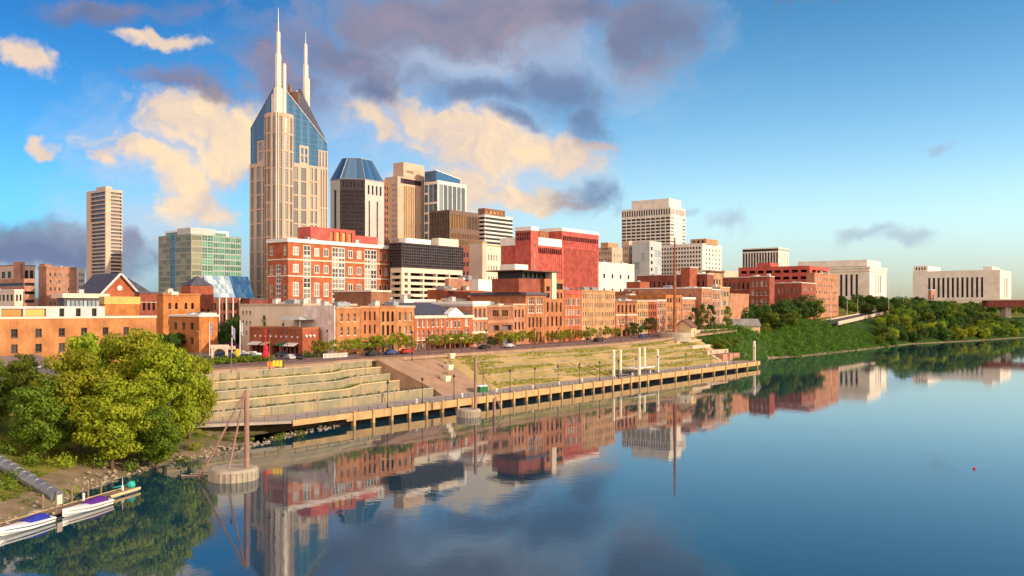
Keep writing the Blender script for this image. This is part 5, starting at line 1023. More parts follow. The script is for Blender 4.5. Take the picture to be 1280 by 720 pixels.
# big trees on the bank at the left: (photo column, distance, size, height factor, kind, label)
for (u, Y, s, szz, k, lb) in [
    (58, 131, .84, .86, 'bank2', 'leftmost tree of the big leafy cluster, darker green, above the dirt bank'), (98, 136, .98, 1.12, 'bank0', 'broad yellow green tree in the left middle of the big bank cluster'),
    (140, 133, .95, .92, 'bank0', 'front tree of the big cluster with low branches near the shore dirt'), (168, 152, 1.15, 1.32, 'bank1', 'tallest tree of the bank cluster, crown reaching the brick warehouse windows'),
    (206, 146, .95, 1.28, 'bank1', 'yellow lit tree with two bare trunks at the right of the bank cluster'), (236, 156, .85, 1.08, 'bank1', 'rightmost tree of the bank cluster beside the concrete terraces'),
    (120, 152, 1.0, 1.2, 'bank1', 'rear tree of the big cluster below the brick warehouse'), (196, 138, .7, .72, 'bank2', 'short green tree low at the right front of the big cluster'),
    (-14, 138, .78, .82, 'bank2', 'dark green tree cut by the left edge above the sloping pipe'), (30, 152, .6, .72, 'bank2', 'small dark tree between the left edge tree and the big cluster')]:
    x, y = XY(u, Y); tree(k, lb, x, y, None, s, szz)
for i, (u, Y, r, mt, lb) in enumerate([(245, 150, 1.6, 'leaf_yellow', 'yellow green bush at the foot of the terraces beside the bank trees'), (305, 164, 1.5, 'leaf_mid', 'green bush on the weedy bank behind the mast with struts'), (345, 166, 1.3, 'leaf_mid', 'low green bush on the bank below the ramp railing'), (372, 172, 1.3, 'leaf_mid', 'rightmost low bush on the bank under the ramp'),
        (228, 143, 1.2, 'leaf_mid', 'small weedy bush beside the dirt shore right of the big trees'), (160, 133, 1.5, 'leaf_mid', 'bright low bush hanging over the dirt shore under the big trees'), (90, 118, .9, 'leaf_yellow', 'tuft of weeds at the shore behind the boat dock'), (22, 118, 1.4, 'leaf_mid', 'green weeds beside the grey pipe at left edge'), (14, 131, 2.2, 'leaf_mid', 'large dark bush above the grey pipe at the left edge'), (44, 127, 1.9, 'leaf_mid', 'dark bush under the leftmost big tree'), (76, 128, 1.8, 'leaf_yellow', 'yellow green bush under the front of the big cluster'), (118, 131, 1.7, 'leaf_mid', 'bush filling the gap below the middle bank trees'), (5, 112, 1.5, 'leaf_mid', 'grassy bush below the grey pipe at the left edge')]):
    x, y = XY(u, Y); shrub(mt, lb, [(x, y)], GXY(x, y)-.1, r, 55, .2, 200+i)
# street trees along the river road (u, t offset, scale, kind, where)
ROW = [(398, 36.5, .95, 'street0', 'by the road corner below the faded white wall'), (418, 40.5, .9, 'street1', 'below the first brick building of the row'), (436, 42, .95, 'street2', 'between the first and second brick buildings'), (452, 42, .95, 'street0', 'in front of the low wide shop window'), (467, 42, 1.0, 'street1', 'left of the black arched windows'), (482, 42, 1.1, 'street2', 'under the black arched windows'), (498, 42, 1.15, 'street0', 'under the pale arched windows'), (512, 42, .95, 'street1', 'at the left corner of the scarlet building'),
    (541, 43, .95, 'street1', 'under the left half of the scarlet building'), (553, 43, 1.0, 'street2', 'under the middle of the scarlet building'), (565, 43, 1.0, 'street0', 'under the white pediment'), (577, 43, 1.0, 'street1', 'under the right windows of the scarlet building'), (590, 43, .95, 'street2', 'at the right corner of the scarlet building'), (601, 43, .95, 'street0', 'in front of the cream arched building'),
    (614, 43, .75, 'darkstreet0', 'dark, left of the balconies'), (627, 43, 1.0, 'street1', 'below the dark balconies'), (640, 43, 1.0, 'street2', 'right of the dark balconies'), (652, 43, 1.0, 'street0', 'below the narrow rust building'), (666, 43, 1.0, 'street1', 'below the paired white windows'), (690, 43, .9, 'street2', 'at the foot of the canopy tower'), (701, 43, .85, 'street0', 'right of the canopy tower entrance'), (712, 43, 1.0, 'street1', 'below the bright white window rows'), (726, 43, .9, 'street2', 'left of the wide tan building'), (738, 43, 1.0, 'street0', 'before the left bay of the tan building'), (757, 43, 1.05, 'street1', 'before the right bay of the tan building'), (770, 43, .9, 'street2', 'right of the wide tan building'),
    (789, 43, 1.2, 'darkstreet0', 'round and dark before the yellow brick building'), (798, 42, 1.0, 'darkstreet1', 'dark, between the yellow and red brown buildings'), (811, 44, 1.5, 'darkstreet0', 'large and dark left of the rust mast')]
for (u, t, s, k, wh) in ROW:
    x, y = ST(SU(u, t), t); tree(k, 'small street tree '+wh, x, y, zs(SU(u, t))+.15, s, None, 'street trees along the brick row', 'street_tree')
for i, (u, Y, s, szz, k, lb) in enumerate([(868, 395, 1.1, 1.3, 'cone0', 'dark pointed tree left of the three beside the log hut'), (878, 400, 1.2, 1.5, 'cone1', 'taller pointed tree in the middle beside the log hut'), (888, 405, 1.15, 1.4, 'cone0', 'pointed dark tree before the pale narrow building'), (910, 412, 1.1, 1.35, 'cone1', 'pointed tree alone before the blank brick end wall'), (858, 392, .6, .75, 'cone0', 'small dark tree over the brown hut roof')]):
    x, y = XY(u, Y); tree(k, lb, x, y, None, s, szz)
# dark trees in front of the crimson complex, then trees up the hill
NEARR = [(930, 50, 1.15, 'wood0'), (941, 53, 1.2, 'wood2'), (953, 54, 1.35, 'wood0'), (962, 46, 1.15, 'wood1'), (975, 54, 1.4, 'wood2'), (986, 58, 1.6, 'wood0'), (998, 58, 1.5, 'wood2'), (1008, 62, 1.9, 'wood0'), (1018, 60, 1.8, 'wood1'), (991, 44, 1.1, 'wood1'), (972, 43, 1.0, 'wood0')]
OR = ['first', 'second', 'third', 'fourth', 'fifth', 'sixth', 'seventh', 'eighth', 'ninth', 'tenth', 'eleventh']
for i, (u, t, s, k) in enumerate(sorted(NEARR)):
    x, y = ST(SU(u, t), t); tree(k, 'dense dark tree before the crimson brick complex, %s from the left' % OR[i], x, y, None, s, None, 'dark trees before the crimson complex')
x, y = ST(SU(957, 40), 40); tree('bright0', 'small bright yellow tree in front of the dark trees', x, y, None, 1.15)
g = random.Random(5)
HILL = 'tree in the belt between the elevated road and the courthouse'
for i in range(44):
    u = 1025+g.random()*100; Y = 720+g.random()*210; x, y = XY(u, Y); tree('wood%d' % g.choice((0, 1, 2)), HILL, x, y, None, g.uniform(.8, 1.25), None, 'hill trees below the courthouse')
for i in range(24):
    u = 1098+i*8+g.uniform(-4, 4); Y = 880+g.uniform(-40, 60); x, y = XY(u, Y); tree('wood%d' % g.choice((0, 1, 2)), 'tree on the skyline at the foot of the long stone government building', x, y, None, g.uniform(.9, 1.35), None, 'far trees below the government building')
WOOD = 'bushy tree of the dense wood on the right river bank'
n = 0
while n < 210:
    s = g.uniform(343, 625); d = 1+g.random()**1.1*95; t = tshore(s)+d; x, y = ST(s, t); u = 640+x/y*F
    if u < 1098 or u > 1310 or (u < 1125 and d > 30): continue
    k = 'wood3' if d < 30 and g.random() < .22 else 'wood%d' % g.choice((0, 0, 1, 1, 2)); tree(k, WOOD, x, y, None, g.uniform(.8, 1.35)*(1.15 if d > 30 else .8), None, 'trees of the right bank wood'); n += 1
for i, (u, Y) in enumerate([(897, 385), (906, 388), (916, 392), (900, 378)]):
    x, y = XY(u, Y); tree('wood1', 'light green bushy tree beside the riverwalk end, %s from the left' % OR[i], x, y, 5.5, .8, .7, 'bushy trees at the riverwalk end')
# creeper that covers the right bank
def creeper():
    g = np.random.default_rng(77); C, R_ = [], []
    while len(C) < 3000:
        s = g.uniform(186, 412); d = .6+g.random()**.9*50; t = tshore(s)+d; x, y = ST(s, t); u = 640+x/y*F
        if u < 878 or u > 1150: continue
        r = g.uniform(.6, 1.9)*(1 if g.random() < .85 else 2.0); C.append((x, y, G(s, t)+r*.1)); R_.append(r)
    o = link('bank_creeper', leaf_mesh('bank_creeper', leaf_cloud(C, R_, 18, .34, .75, seed=78, up=.4), 'leaf_kudzu')); o['kind'] = 'stuff'
creeper()
def weeds():
    g = np.random.default_rng(79); C, R_ = [], []
    while len(C) < 900:
        s = g.uniform(-120, -4); d = 3+g.random()*24; t = tshore(s)+d; x, y = ST(s, t)
        if mnoise.noise(Vector((x*.12, y*.12, 5))) < (.15 if d < 9 else -.15) or (s > -40 and t > 8): continue
        r = g.uniform(.2, .7); C.append((x, y, G(s, t)+.2)); R_.append(r)
    o = link('weeds', leaf_mesh('weeds', leaf_cloud(C, R_, 110, .13, .5, seed=80, up=.6), 'leaf_mid')); o['kind'] = 'stuff'
weeds()
def lawn_grass():
    g = np.random.default_rng(81); n = 34000; V = []
    for i in range(n):
        s = g.uniform(48, 180); t = g.uniform(10.5, 28); 
        dt = min(abs(t-q) for q in (12.4, 15.7, 19.2, 22.8, 25.8))
        if mnoise.noise(Vector((s*.05, t*.3, 2))) < (-.15 if dt < .8 else .22): continue
        x, y = ST(s, t); z = G(s, t); h = g.uniform(.1, .3); a = g.uniform(0, 6.28); dx, dy = math.cos(a)*.16, math.sin(a)*.16; ox, oy = g.normal(size=2)*.1
        V += [(x-dx, y-dy, z), (x+dx, y+dy, z), (x+dx*.3+ox, y+dy*.3+oy, z+h), (x-dx*.3+ox, y-dy*.3+oy, z+h)]
    o = link('grass', leaf_mesh('grass', np.array(V), 'leaf_street')); o['kind'] = 'stuff'
lawn_grass()
def terrace_planting():
    for i, (root, path, z1, x0, y0) in enumerate(TERR):
        g = np.random.default_rng(500+i); C, R_ = [], []
        for (sa, ta), (sb, tb) in zip(path[:-1], path[1:]):
            n = max(1, int(abs(sb-sa)/.55))
            for k in range(n):
                f = (k+g.random())/n; s, t = sa+(sb-sa)*f, ta+(tb-ta)*f+g.uniform(1.6, 3.0)
                if mnoise.noise(Vector((s*.12, i*3.1, 0))) < -.55: continue
                x, y = ST(s, t); C.append((x-x0, y-y0, z1+.12)); R_.append(g.uniform(.25, .5))
        link('planting', leaf_mesh('planting', leaf_cloud(C, R_, 120, .13, .7, seed=i, up=.6), 'leaf_mid' if i % 2 else 'leaf_dark'), root)
terrace_planting()
def rocks():
    g = random.Random(3); b = MB()
    for i in range(900):
        s = g.uniform(-100, 2) if i < 650 else g.uniform(192, 415); d = g.gauss(1.0, 1.5 if i < 650 else .8); t = tshore(s)+d; x, y = ST(s, t); z = G(s, t); r = g.uniform(.15, .55)
        pts = [Vector((g.uniform(-1, 1), g.uniform(-1, 1), g.uniform(-.6, .8))).normalized()*r*g.uniform(.7, 1.2) for _ in range(6)]
        k = len(b.v); q = [(r, 0, 0), (0, r*.8, .05), (-r*.9, 0, 0), (0, -r, 0), (.1*r, 0, r*.7), (0, 0, -r*.5)]; a = g.uniform(0, 6.28)
        for p in q: b.v.append((x+p[0]*math.cos(a)-p[1]*math.sin(a)+g.uniform(-.1, .1)*r, y+p[0]*math.sin(a)+p[1]*math.cos(a), z+p[2]+g.uniform(-.1, .1)*r))
        for f in ((0, 1, 4), (1, 2, 4), (2, 3, 4), (3, 0, 4), (1, 0, 5), (2, 1, 5), (3, 2, 5), (0, 3, 5)): b.f.append(tuple(k+j for j in f)); b.m.append(0)
    o = b.build('shore_rocks', 'rock'); o['kind'] = 'stuff'
rocks()
# hedges and beds by the junction
hp = [ST(SU(u, 41.5), 41.5) for u in range(270, 336, 4)]; shrub('leaf_mid', 'long bushy hedge along the river road before the street junction', hp, 11.5, 1.6, 60, .2, 300, 'hedge', 'hedge')
hp = [ST(SU(u, 33+0), 41.2) for u in range(384, 398, 3)]
x, y = XY(386, 235); shrub('leaf_dark', 'round dark bush before the orange restaurant wall, left one', [(x, y)], 11.5, 1.7, 70, .2, 301); x, y = XY(397, 237); shrub('leaf_dark', 'round dark bush before the orange restaurant wall, right one', [(x, y)], 11.5, 1.8, 70, .2, 302)
x, y = XY(288, 262); shrub('leaf_purple', 'purple flowering shrub beside the flagpoles', [(x, y), (x+2, y+1), (x-2, y+1)], 11.5, 1.9, 60, .2, 303, hz=1.0)
hp = [XY(u, 232-(u-258)*.5) for u in range(258, 286, 4)]; shrub('leaf_dark', 'low clipped hedge beside the car park entrance', hp, 11.4, .7, 120, .14, 304, 'hedge', 'hedge')
for i, (u, Y, s) in enumerate([(280, 290, 1.2), (292, 300, 1.35), (303, 296, 1.3), (298, 320, 1.4)]):
    x, y = XY(u, Y); tree('wood%d' % (0, 2, 0, 2)[i], 'dark green tree left of the blind beige wall, %s of the clump' % OR[i], x, y, 11.5, s*.75, None, 'clump left of the beige wall')
for i, (u, Y) in enumerate([(212, 262), (222, 266), (205, 255)]):
    x, y = XY(u, Y); tree('wood2', 'dark tree at the foot of the bright orange building, %s of three' % OR[i], x, y, 11.5, .62, .6, 'trees below the orange building')
x, y = XY(388, 262); tree('street0', 'potted roof terrace tree above the restaurant parapet', x, y, ZV(410, 250), .55, .8, name='potted_tree'); x, y = XY(330, 268); tree('cone1', 'slim evergreen in a pot at the left of the restaurant terrace', x, y, ZV(410, 252), .3, .42, name='potted_tree')
# ------------------------------------------------------------------ things on the water
def mooring(name, label, u, Y, mast, R0, kind):
    x, y = XY(u, Y); root = thing(name, label, 'mooring mast', (x, y, 0)); b = MB()
    b.lathe([(R0*.97, -2), (R0, .1), (R0, 1.35), (R0*.96, 1.6), (R0*.9, 1.72)], 28); b.build('cell', 'concrete', root)
    b = MB()
    for k in range(28):
        a = 2*math.pi*k/28; b.box(0, 0, 0, 0, 0, 0) if False else b.tube((R0*1.005*math.cos(a), R0*1.005*math.sin(a), -.4), (R0*1.005*math.cos(a), R0*1.005*math.sin(a), 1.3), .1, n=4)
    b.build('sheet_pile', 'concrete', root); b = MB(); mx = R0*.55
    b.tube((mx, 0, 1.6), (mx, 0, 1.6+mast), .36, n=12); b.build('mast', 'rust_pink', root)
    if kind:
        for (dx, dy) in ((-R0*1.35, -1.0), (-.3, -1.2)):
            b = MB(); b.tube((mx-.2, -.2, 1.4+mast), (dx, dy, 1.7 if dx > -2 else .3), .15, n=7); b.build('strut', 'rust_pink', root)
    else:
        b = MB(); b.tube((mx-.1, .1, 1.2+mast), (R0*3.0-1, 2.5, 1.9), .13, n=5); b.build('strut', 'rust_pink', root); b = MB(); b.tube((R0*2.1, 2.1, -2), (R0*2.1, 2.1, 3.9), .35, n=8); b.build('stub_post', 'rust_pink', root)
mooring('mooring_dolphin', 'round concrete mooring cell with a rusty mast and two struts, nearest', 292, 129, 11.3, 3.45, True)
mooring('mooring_dolphin', 'round concrete mooring cell with a single mast beside the riverwalk', 586, 203, 11.6, 2.75, False)
def driftwood():
    g = random.Random(9); x, y = XY(262, 133)
    for i in range(5):
        b = MB(); a = g.uniform(-.5, .6); p = Vector((0, 0, .1+.1*i)); L_ = g.uniform(4, 9)
        for k in range(4):
            q = p+Vector((math.cos(a)*L_/4, math.sin(a)*L_/4, g.uniform(-.05, .25))); b.tube(p, q, .16-.03*k, .13-.03*k, 6); p = q; a += g.uniform(-.3, .3)
        tag(b.build('driftwood', 'wood_drift', None, (x-3.5+i*1.1, y-2+i*.8, 0)), 'bleached driftwood branch snagged beside the nearest mooring cell', 'driftwood', 'driftwood at the mooring cell')
driftwood()
# floating dock with two speedboats, gangway and posts
def dock():
    a, c = Vector((*XY(-12, 98), 0)), Vector((*XY(168, 121), 0)); d = c-a; L_ = d.length; rz = math.atan2(d.y, d.x); root = thing('floating_dock', 'long narrow floating dock on the left shore with weathered planks', 'dock', a, rz)
    b = MB(); b.box(0, -.9, .32, L_, .9, .5); b.build('deck', 'timber', root)
    for k in range(7):
        b = MB(); b.box(k*L_/7+.3, -.8, -.35, (k+1)*L_/7-.3, .8, .318); b.build('float', 'grey_dark', root)
    b = MB(); b.box(0, -1.0, .2, L_, -.905, .56); b.box(0, .905, .2, L_, 1.0, .56); b.build('rub_rail', 'timber_pale', root)
    for f in (.38, .58, .70, .80):
        p = a+d*f; n = Vector((-d.y, d.x, 0)).normalized()
        q = p+n*1.4; b = MB(); b.lathe([(.13, -2), (.13, 2.3), (.05, 2.4)], 8); tag(b.build('mooring_pile', 'timber', None, (q.x, q.y, 0)), 'thin timber pile standing behind the floating dock', 'pile', 'piles behind the floating dock')
    p = a+d*.36+Vector((0, 0, .5)); r = thing('notice_board', 'small cream notice board on posts at the dock', 'sign', (p.x+.4, p.y+.7, .5), rz); b = MB(); b.box(-.05, -.05, 0, .05, .05, 1.7); b.box(1.05, -.05, 0, 1.15, .05, 1.7); b.build('post', 'timber', r); b = MB(); b.box(.15, -.09, .6, .95, -.053, 1.75); b.build('board', 'paint_cream', r)
    p = a+d*.585; r = thing('pedestal', 'white power pedestal on the dock by the purple covered boat', 'pedestal', (p.x, p.y+.45, .5)); b = MB(); b.lathe([(.16, 0), (.16, .75), (.2, .8), (.2, .95), (.08, 1.05)], 8); b.build('post', 'paint_white', r)
    p = a+d*.90; r = thing('pedestal', 'white lamp pedestal near the outer end of the dock', 'pedestal', (p.x, p.y, .5)); b = MB(); b.lathe([(.18, 0), (.18, .55), (.06, .6), (.03, 1.7)], 8); b.build('post', 'paint_white', r)
    p = a+d*.965; b = MB(); b.lathe([(.42, 0), (.55, .25), (.5, .6), (.3, .85)], 10); b.tube((-.4, 0, .4), (-2.2, -.4, .05), .09, n=5); tag(b.build('tarpaulin', 'teal_paint', None, (p.x, p.y+.3, .5)), 'teal covered bundle at the outer end of the dock', 'bundle')
    return a, d, rz
DA, DD, DRZ = dock()
def boat(label, f, off, L_, cover):
    d = DD.normalized(); n = Vector((d.y, -d.x, 0)); p = DA+DD*f+n*off; root = thing('speedboat', label, 'boat', (p.x, p.y, 0), DRZ)
    # bow towards -x (left, nearer end)
    b = MB(); N = 13; secs = []
    for i in range(N):
        t = i/(N-1); x = -L_/2+L_*t; w_ = 1.12*min(1, (t*1.9)**.62) if t < .6 else 1.12-.1*(t-.6); sh = .78-.16*t+.10*(1-t)**2; kz = -.28+.42*max(0, 1-t*2.6)**1.6; ch = .12+.3*max(0, 1-t*2.2)
        secs.append([(x, -w_, sh), (x, -w_*.82, ch), (x, 0, kz), (x, w_*.82, ch), (x, w_, sh), (x, w_*.86, sh+.06), (x, 0, sh+.16), (x, -w_*.86, sh+.06)])
    k = 0
    for s_ in secs: b.v += s_
    for i in range(N-1):
        for j in range(8):
            q = (j+1) % 8; b.f.append((i*8+j, i*8+q, (i+1)*8+q, (i+1)*8+j)); b.m.append(0)
    b.f.append(tuple(range(8))); b.m.append(0); b.f.append(tuple((N-1)*8+j for j in reversed(range(8)))); b.m.append(0)
    b.build('hull', 'boat_white', root, smooth=False)
    b = MB(); st = []
    for i in range(6, N-1):
        x, _, sh = secs[i][0]; w_ = secs[i][4][1]; hh = .42*math.sin(math.pi*(i-5.6)/(N-6.2)); st.append([(x, -w_*.8, sh+.05), (x, -w_*.5, sh+.2+hh*.7), (x, 0, sh+.28+hh), (x, w_*.5, sh+.2+hh*.7), (x, w_*.8, sh+.05)])
    for s_ in st: b.v += s_
    for i in range(len(st)-1):
        for j in range(4): b.f.append((i*5+j, (i+1)*5+j, (i+1)*5+j+1, i*5+j+1)); b.m.append(0)
    b.f.append((0, 1, 2, 3, 4)); b.m.append(0); b.f.append(tuple((len(st)-1)*5+j for j in (4, 3, 2, 1, 0))); b.m.append(0)
    b.build('cover', cover, root, smooth=True)
    b = MB()
    for sgn in (-1,):
        for i in range(1, N-1):
            p0, p1 = secs[i], secs[i+1]; f0 = lambda s_, z: (s_[0][0], s_[0][1]*(1-.18*z)-.012, s_[0][2]*(1-z)+s_[1][2]*z)
            b.quad(f0(p0, .52), f0(p1, .52), f0(p1, .30), f0(p0, .30))
    b.build('stripe', 'car_blue' if 'blue' in label else 'rust', root)
    b = MB(); b.box(L_/2-.02, -.3, -.3, L_/2+.45, .3, .55); b.lathe([(.3, .55), (.34, .75), (.2, .98)], 8, c=(L_/2+.25, 0, 0)); b.build('outboard_motor', 'metal_dark', root)
boat('white speedboat with a purple cover and brown side stripe moored at the dock', .50, 2.3, 7.6, 'cover_purple')
boat('white speedboat with a blue cover cut by the left edge', .10, 2.3, 7.2, 'cover_blue')
def pipe():
    p0, p1 = Vector((*XY(-15, 122), 4.6)), Vector((*XY(72, 113), .75)); b = MB(); d = p1-p0; n = 22
    for k in range(n):
        a, c = p0+d*k/n, p0+d*(k+1)/n; b.tube(a, c, .95 if k % 2 else .88, n=14)
    tag(b.build('corrugated_pipe', 'metal_grey'), 'wide grey corrugated pipe sloping down the bank towards the dock', 'pipe')
pipe()
p = XY(20, 103); b = MB(); b.box(-2.4, -1.4, .3, 2.4, 1.4, .5); b.box(-2.2, -1.2, -.3, 2.2, 1.2, .298); tag(b.build('float_platform', 'deck_concrete', None, (p[0]-1.5, p[1]+3.5, 0), DRZ), 'short pale float platform inshore of the dock at left edge', 'platform')
b = MB(); b.lathe([(.08, -.3), (.24, -.1), (.24, .1), (.12, .22), (.04, .26), (.03, .45)], 10); x, y = XY(1218, 137); tag(b.build('buoy', 'red_cloth', None, (x, y, 0)), 'tiny red buoy alone on the open river at right', 'buoy')
# ------------------------------------------------------------------ on the riverwalk
for i, (u, v, hh) in enumerate([(767, 437, 9.0), (775.5, 437, 9.0), (799, 434.5, 10.6), (805.5, 434, 8.0), (822, 436.5, 9.8)]):
    t = (5.5, 6.5, 2.4, 8.5, 3.5)[i]; s = SU(u, t); x, y = ST(s, t); b = MB(); b.lathe([(.55, 0), (.55, .5), (.48, .7), (.48, ZV(v, y)-DK-.2), (.3, ZV(v, y)-DK)], 12)
    tag(b.build('white_pillar', 'white_post', None, (x, y, DK)), 'tall cream guide pillar on the riverwalk, %s of five from the left' % OR[i], 'pillar', 'cream pillars around the landing canopy')
def landing():
    s0 = SU(785, 6); s1 = SU(823, 6); x, y = ST(s0, 6); root = thing('landing_canopy', 'flat white slatted landing canopy among the cream pillars', 'canopy', (x, y, DK), ANG); L_ = s1-s0-1; b = MB()
    b.box(0, -2, 1.95, L_, 2.6, 2.1); b.build('roof_frame', 'metal_white', root); b = MB()
    for k in range(18): b.box(k*L_/18+.05, -1.95, 2.104, k*L_/18+L_/30, 2.55, 2.3)
    b.build('slat', 'paint_white', root)
    for (px, py) in ((.6, -1.6), (L_-.6, -1.6), (.6, 2.2), (L_-.6, 2.2), (L_/2, -1.6)):
        b = MB(); b.box(px-.1, py-.1, 0, px+.1, py+.1, 1.948); b.build('leg', 'metal_grey', root)
    b = MB(); b.box(.8, -1.2, 0, L_-.8, 1.8, .9); b.build('counter', 'grey_dark', root)
    x, y = ST(s0-7, 6); r = thing('gangway', 'dark folded metal gangway left of the landing canopy', 'gangway', (x, y, DK), ANG); b = MB()
    b.hexa(((0, -1, .5), (7, -1, .2), (7, 1, .2), (0, 1, .5)), ((0, -1, .8), (7, -1, .5), (7, 1, .5), (0, 1, .8))); b.build('deck', 'metal_grey', r); b = MB()
    for sgn in (-1.02, .98):
        for k in range(8): b.tube((k, sgn+.02, .5-.04*k), (k+.05, sgn+.02, 2.2-.1*k), .05, n=4)
        b.tube((0, sgn+.02, 2.2), (7, sgn+.02, 1.5), .06, n=4)
        for k in range(7): b.tube((k, sgn+.02, .5-.04*k), (k+1, sgn+.02, 2.1-.1*k), .035, n=4)
    b.build('truss', 'metal_dark', r); b = MB(); b.box(.3, -.8, 0, .6, .8, .5); b.box(6.2, -.8, 0, 6.5, .8, .25); b.build('support', 'metal_dark', r)
landing()
s = SU(944, .8); x, y = ST(min(s, 186), 1.2); b = MB(); b.lathe([(.7, 0), (.7, .6), (.55, .8), (.55, 8.2), (.4, 8.5)], 12); tag(b.build('white_pillar', 'stone_white', None, (x, y, DK)), 'lone pale pillar at the far right end of the riverwalk', 'pillar')
s = SU(602, 8); x, y = ST(s, 8); r = thing('kiosk', 'small green metal box with a pale lid on the riverwalk', 'kiosk', (x, y, DK), ANG); b = MB(); b.box(-1.6, -.9, 0, 1.6, .9, 1.5); b.build('body', 'green_paint', r); b = MB(); b.hexa(((-1.7, -1, 1.503), (1.7, -1, 1.503), (1.7, 1, 1.503), (-1.7, 1, 1.503)), ((-1.2, -.6, 1.85), (1.2, -.6, 1.85), (1.2, .6, 1.85), (-1.2, .6, 1.85))); b.build('lid', 'metal_white', r)
for i, (u, t) in enumerate([(557, 16), (560.5, 21), (563, 26.5)]):
    s = SU(u, t); x, y = ST(s, t); z = 2.64+(t-9.9)/18*8.75; r = thing('planter', 'square pale planter with yellow green leaves on the brick ramp, %s from the river' % OR[i], 'planter', (x, y, z-.3), ANG, 'planters on the brick ramp'); b = MB(); b.hexa(((-.9, -.9, 0), (.9, -.9, 0), (.9, .9, 0), (-.9, .9, 0)), ((-1.1, -1.1, 1.5), (1.1, -1.1, 1.5), (1.1, 1.1, 1.5), (-1.1, 1.1, 1.5))); b.build('box', 'paint_cream', r)
    C, R_ = crown_pts(400+i, 1.2, .8, 7, 1.9); link('plant', leaf_mesh('plant', leaf_cloud(C, R_, 160, .16, seed=i), 'leaf_bright'), r)
# stone steps and platforms at the right end of the lawn
for i, (s0, s1, t0, t1, z0, z1, mt, lb) in enumerate([(166, 186, 24.5, 29, 6, 11.2, 'stone_tan', 'pinkish stone retaining wall at the top of the right hand steps'), (170, 190, 20, 24.4, 4, 9.2, 'concrete_cream', 'middle pale stone platform at the right end of the lawn'), (174, 192, 15.5, 19.9, 3, 7.2, 'stone_tan', 'lower stone platform above the riverwalk end'), (178, 193, 10.8, 15.4, 2, 5.6, 'brick_pink', 'lowest brick platform beside the riverwalk end')]):
    P = [ST(s0, t0), ST(s1, t0), ST(s1, t1), ST(s0, t1)]; o0 = P[0]; b = MB(); b.prism([(p[0]-o0[0], p[1]-o0[1]) for p in P], z0, z1); r = tag(b.build('stone_platform', mt, None, (*o0, 0)), lb, 'stone platform', 'stone platforms at the end of the lawn')
    b = MB(); w_ = 3.0; n = 6
    for k in range(n): b.hexa([(*(Vector(ST(s0-w_, t0+.5+(t1-t0-1)*k/n))-Vector(o0)), z0+1), (*(Vector(ST(s0-.05, t0+.5+(t1-t0-1)*k/n))-Vector(o0)), z0+1), (*(Vector(ST(s0-.05, t1-.5))-Vector(o0)), z0+1), (*(Vector(ST(s0-w_, t1-.5))-Vector(o0)), z0+1)], [(*(Vector(ST(s0-w_, t0+.5+(t1-t0-1)*k/n))-Vector(o0)), z1-2.4+2.2*(k+1)/n), (*(Vector(ST(s0-.05, t0+.5+(t1-t0-1)*k/n))-Vector(o0)), z1-2.4+2.2*(k+1)/n), (*(Vector(ST(s0-.05, t1-.5))-Vector(o0)), z1-2.4+2.2*(k+1)/n), (*(Vector(ST(s0-w_, t1-.5))-Vector(o0)), z1-2.4+2.2*(k+1)/n)])
    b.build('steps', 'deck_concrete', r)
x, y = XY(843.5, 372); b = MB(); b.lathe([(1.0, 0), (.95, 2), (.62, 20), (.34, ZV(297, y)-GXY(x, y))], 10); tag(b.build('mast', 'rust', None, (x, y, GXY(x, y))), 'very tall tapering rust coloured mast in front of the brick row', 'mast')
b = MB(); b.lathe([(6.5, -1), (6.5, 2.4), (6.2, 2.6)], 26); r = tag(b.build('round_base', 'concrete', None, (x-.5, y-3, zs(150)-.2)), 'round concrete wall with a hedge at the foot of the rust mast', 'round wall')
b = MB(); P = [ST(s, t) for s, t in ((184, 31), (226, 31), (226, 31.6), (184, 31.6))]; b.prism(P, 12, 15.0); tag(b.build('stone_wall', 'stone_tan'), 'long pale stone wall above the steps right of the rust mast', 'wall')
def hut(lb, u, Y, L_, W_, h, z, rz):
    x, y = XY(u, Y); r = thing('log_hut', lb, 'hut', (x, y, z), rz); b = MB(); b.box(-L_/2, -W_/2, -1, L_/2, W_/2, h); b.poly([(L_/2, -W_/2, h), (L_/2, W_/2, h), (L_/2, 0, h+W_*.42)]); b.poly([(-L_/2, W_/2, h), (-L_/2, -W_/2, h), (-L_/2, 0, h+W_*.42)]); b.build('wall', 'timber_pale', r)
    b = MB(); e = .6
    for s_ in (-1, 1): b.hexa(((-L_/2-e, s_*(W_/2+e), h-.3), (L_/2+e, s_*(W_/2+e), h-.3), (L_/2+e, 0, h+W_*.42), (-L_/2-e, 0, h+W_*.42)) if s_ < 0 else ((-L_/2-e, 0, h+W_*.42+.002), (L_/2+e, 0, h+W_*.42+.002), (L_/2+e, s_*(W_/2+e), h-.3), (-L_/2-e, s_*(W_/2+e), h-.3)),
        ((-L_/2-e, s_*(W_/2+e), h), (L_/2+e, s_*(W_/2+e), h), (L_/2+e, 0, h+W_*.42+.3), (-L_/2-e, 0, h+W_*.42+.3)) if s_ < 0 else ((-L_/2-e, 0, h+W_*.42+.302), (L_/2+e, 0, h+W_*.42+.302), (L_/2+e, s_*(W_/2+e), h), (-L_/2-e, s_*(W_/2+e), h)))
    b.build('roof', 'roof_grey' if 'grey' in lb else 'roof_brown', r); b = MB(); b.box(L_*.1, -W_/2-.06, -.9, L_*.1+1.2, -W_/2-.003, 1.5); b.build('door', 'timber', r)
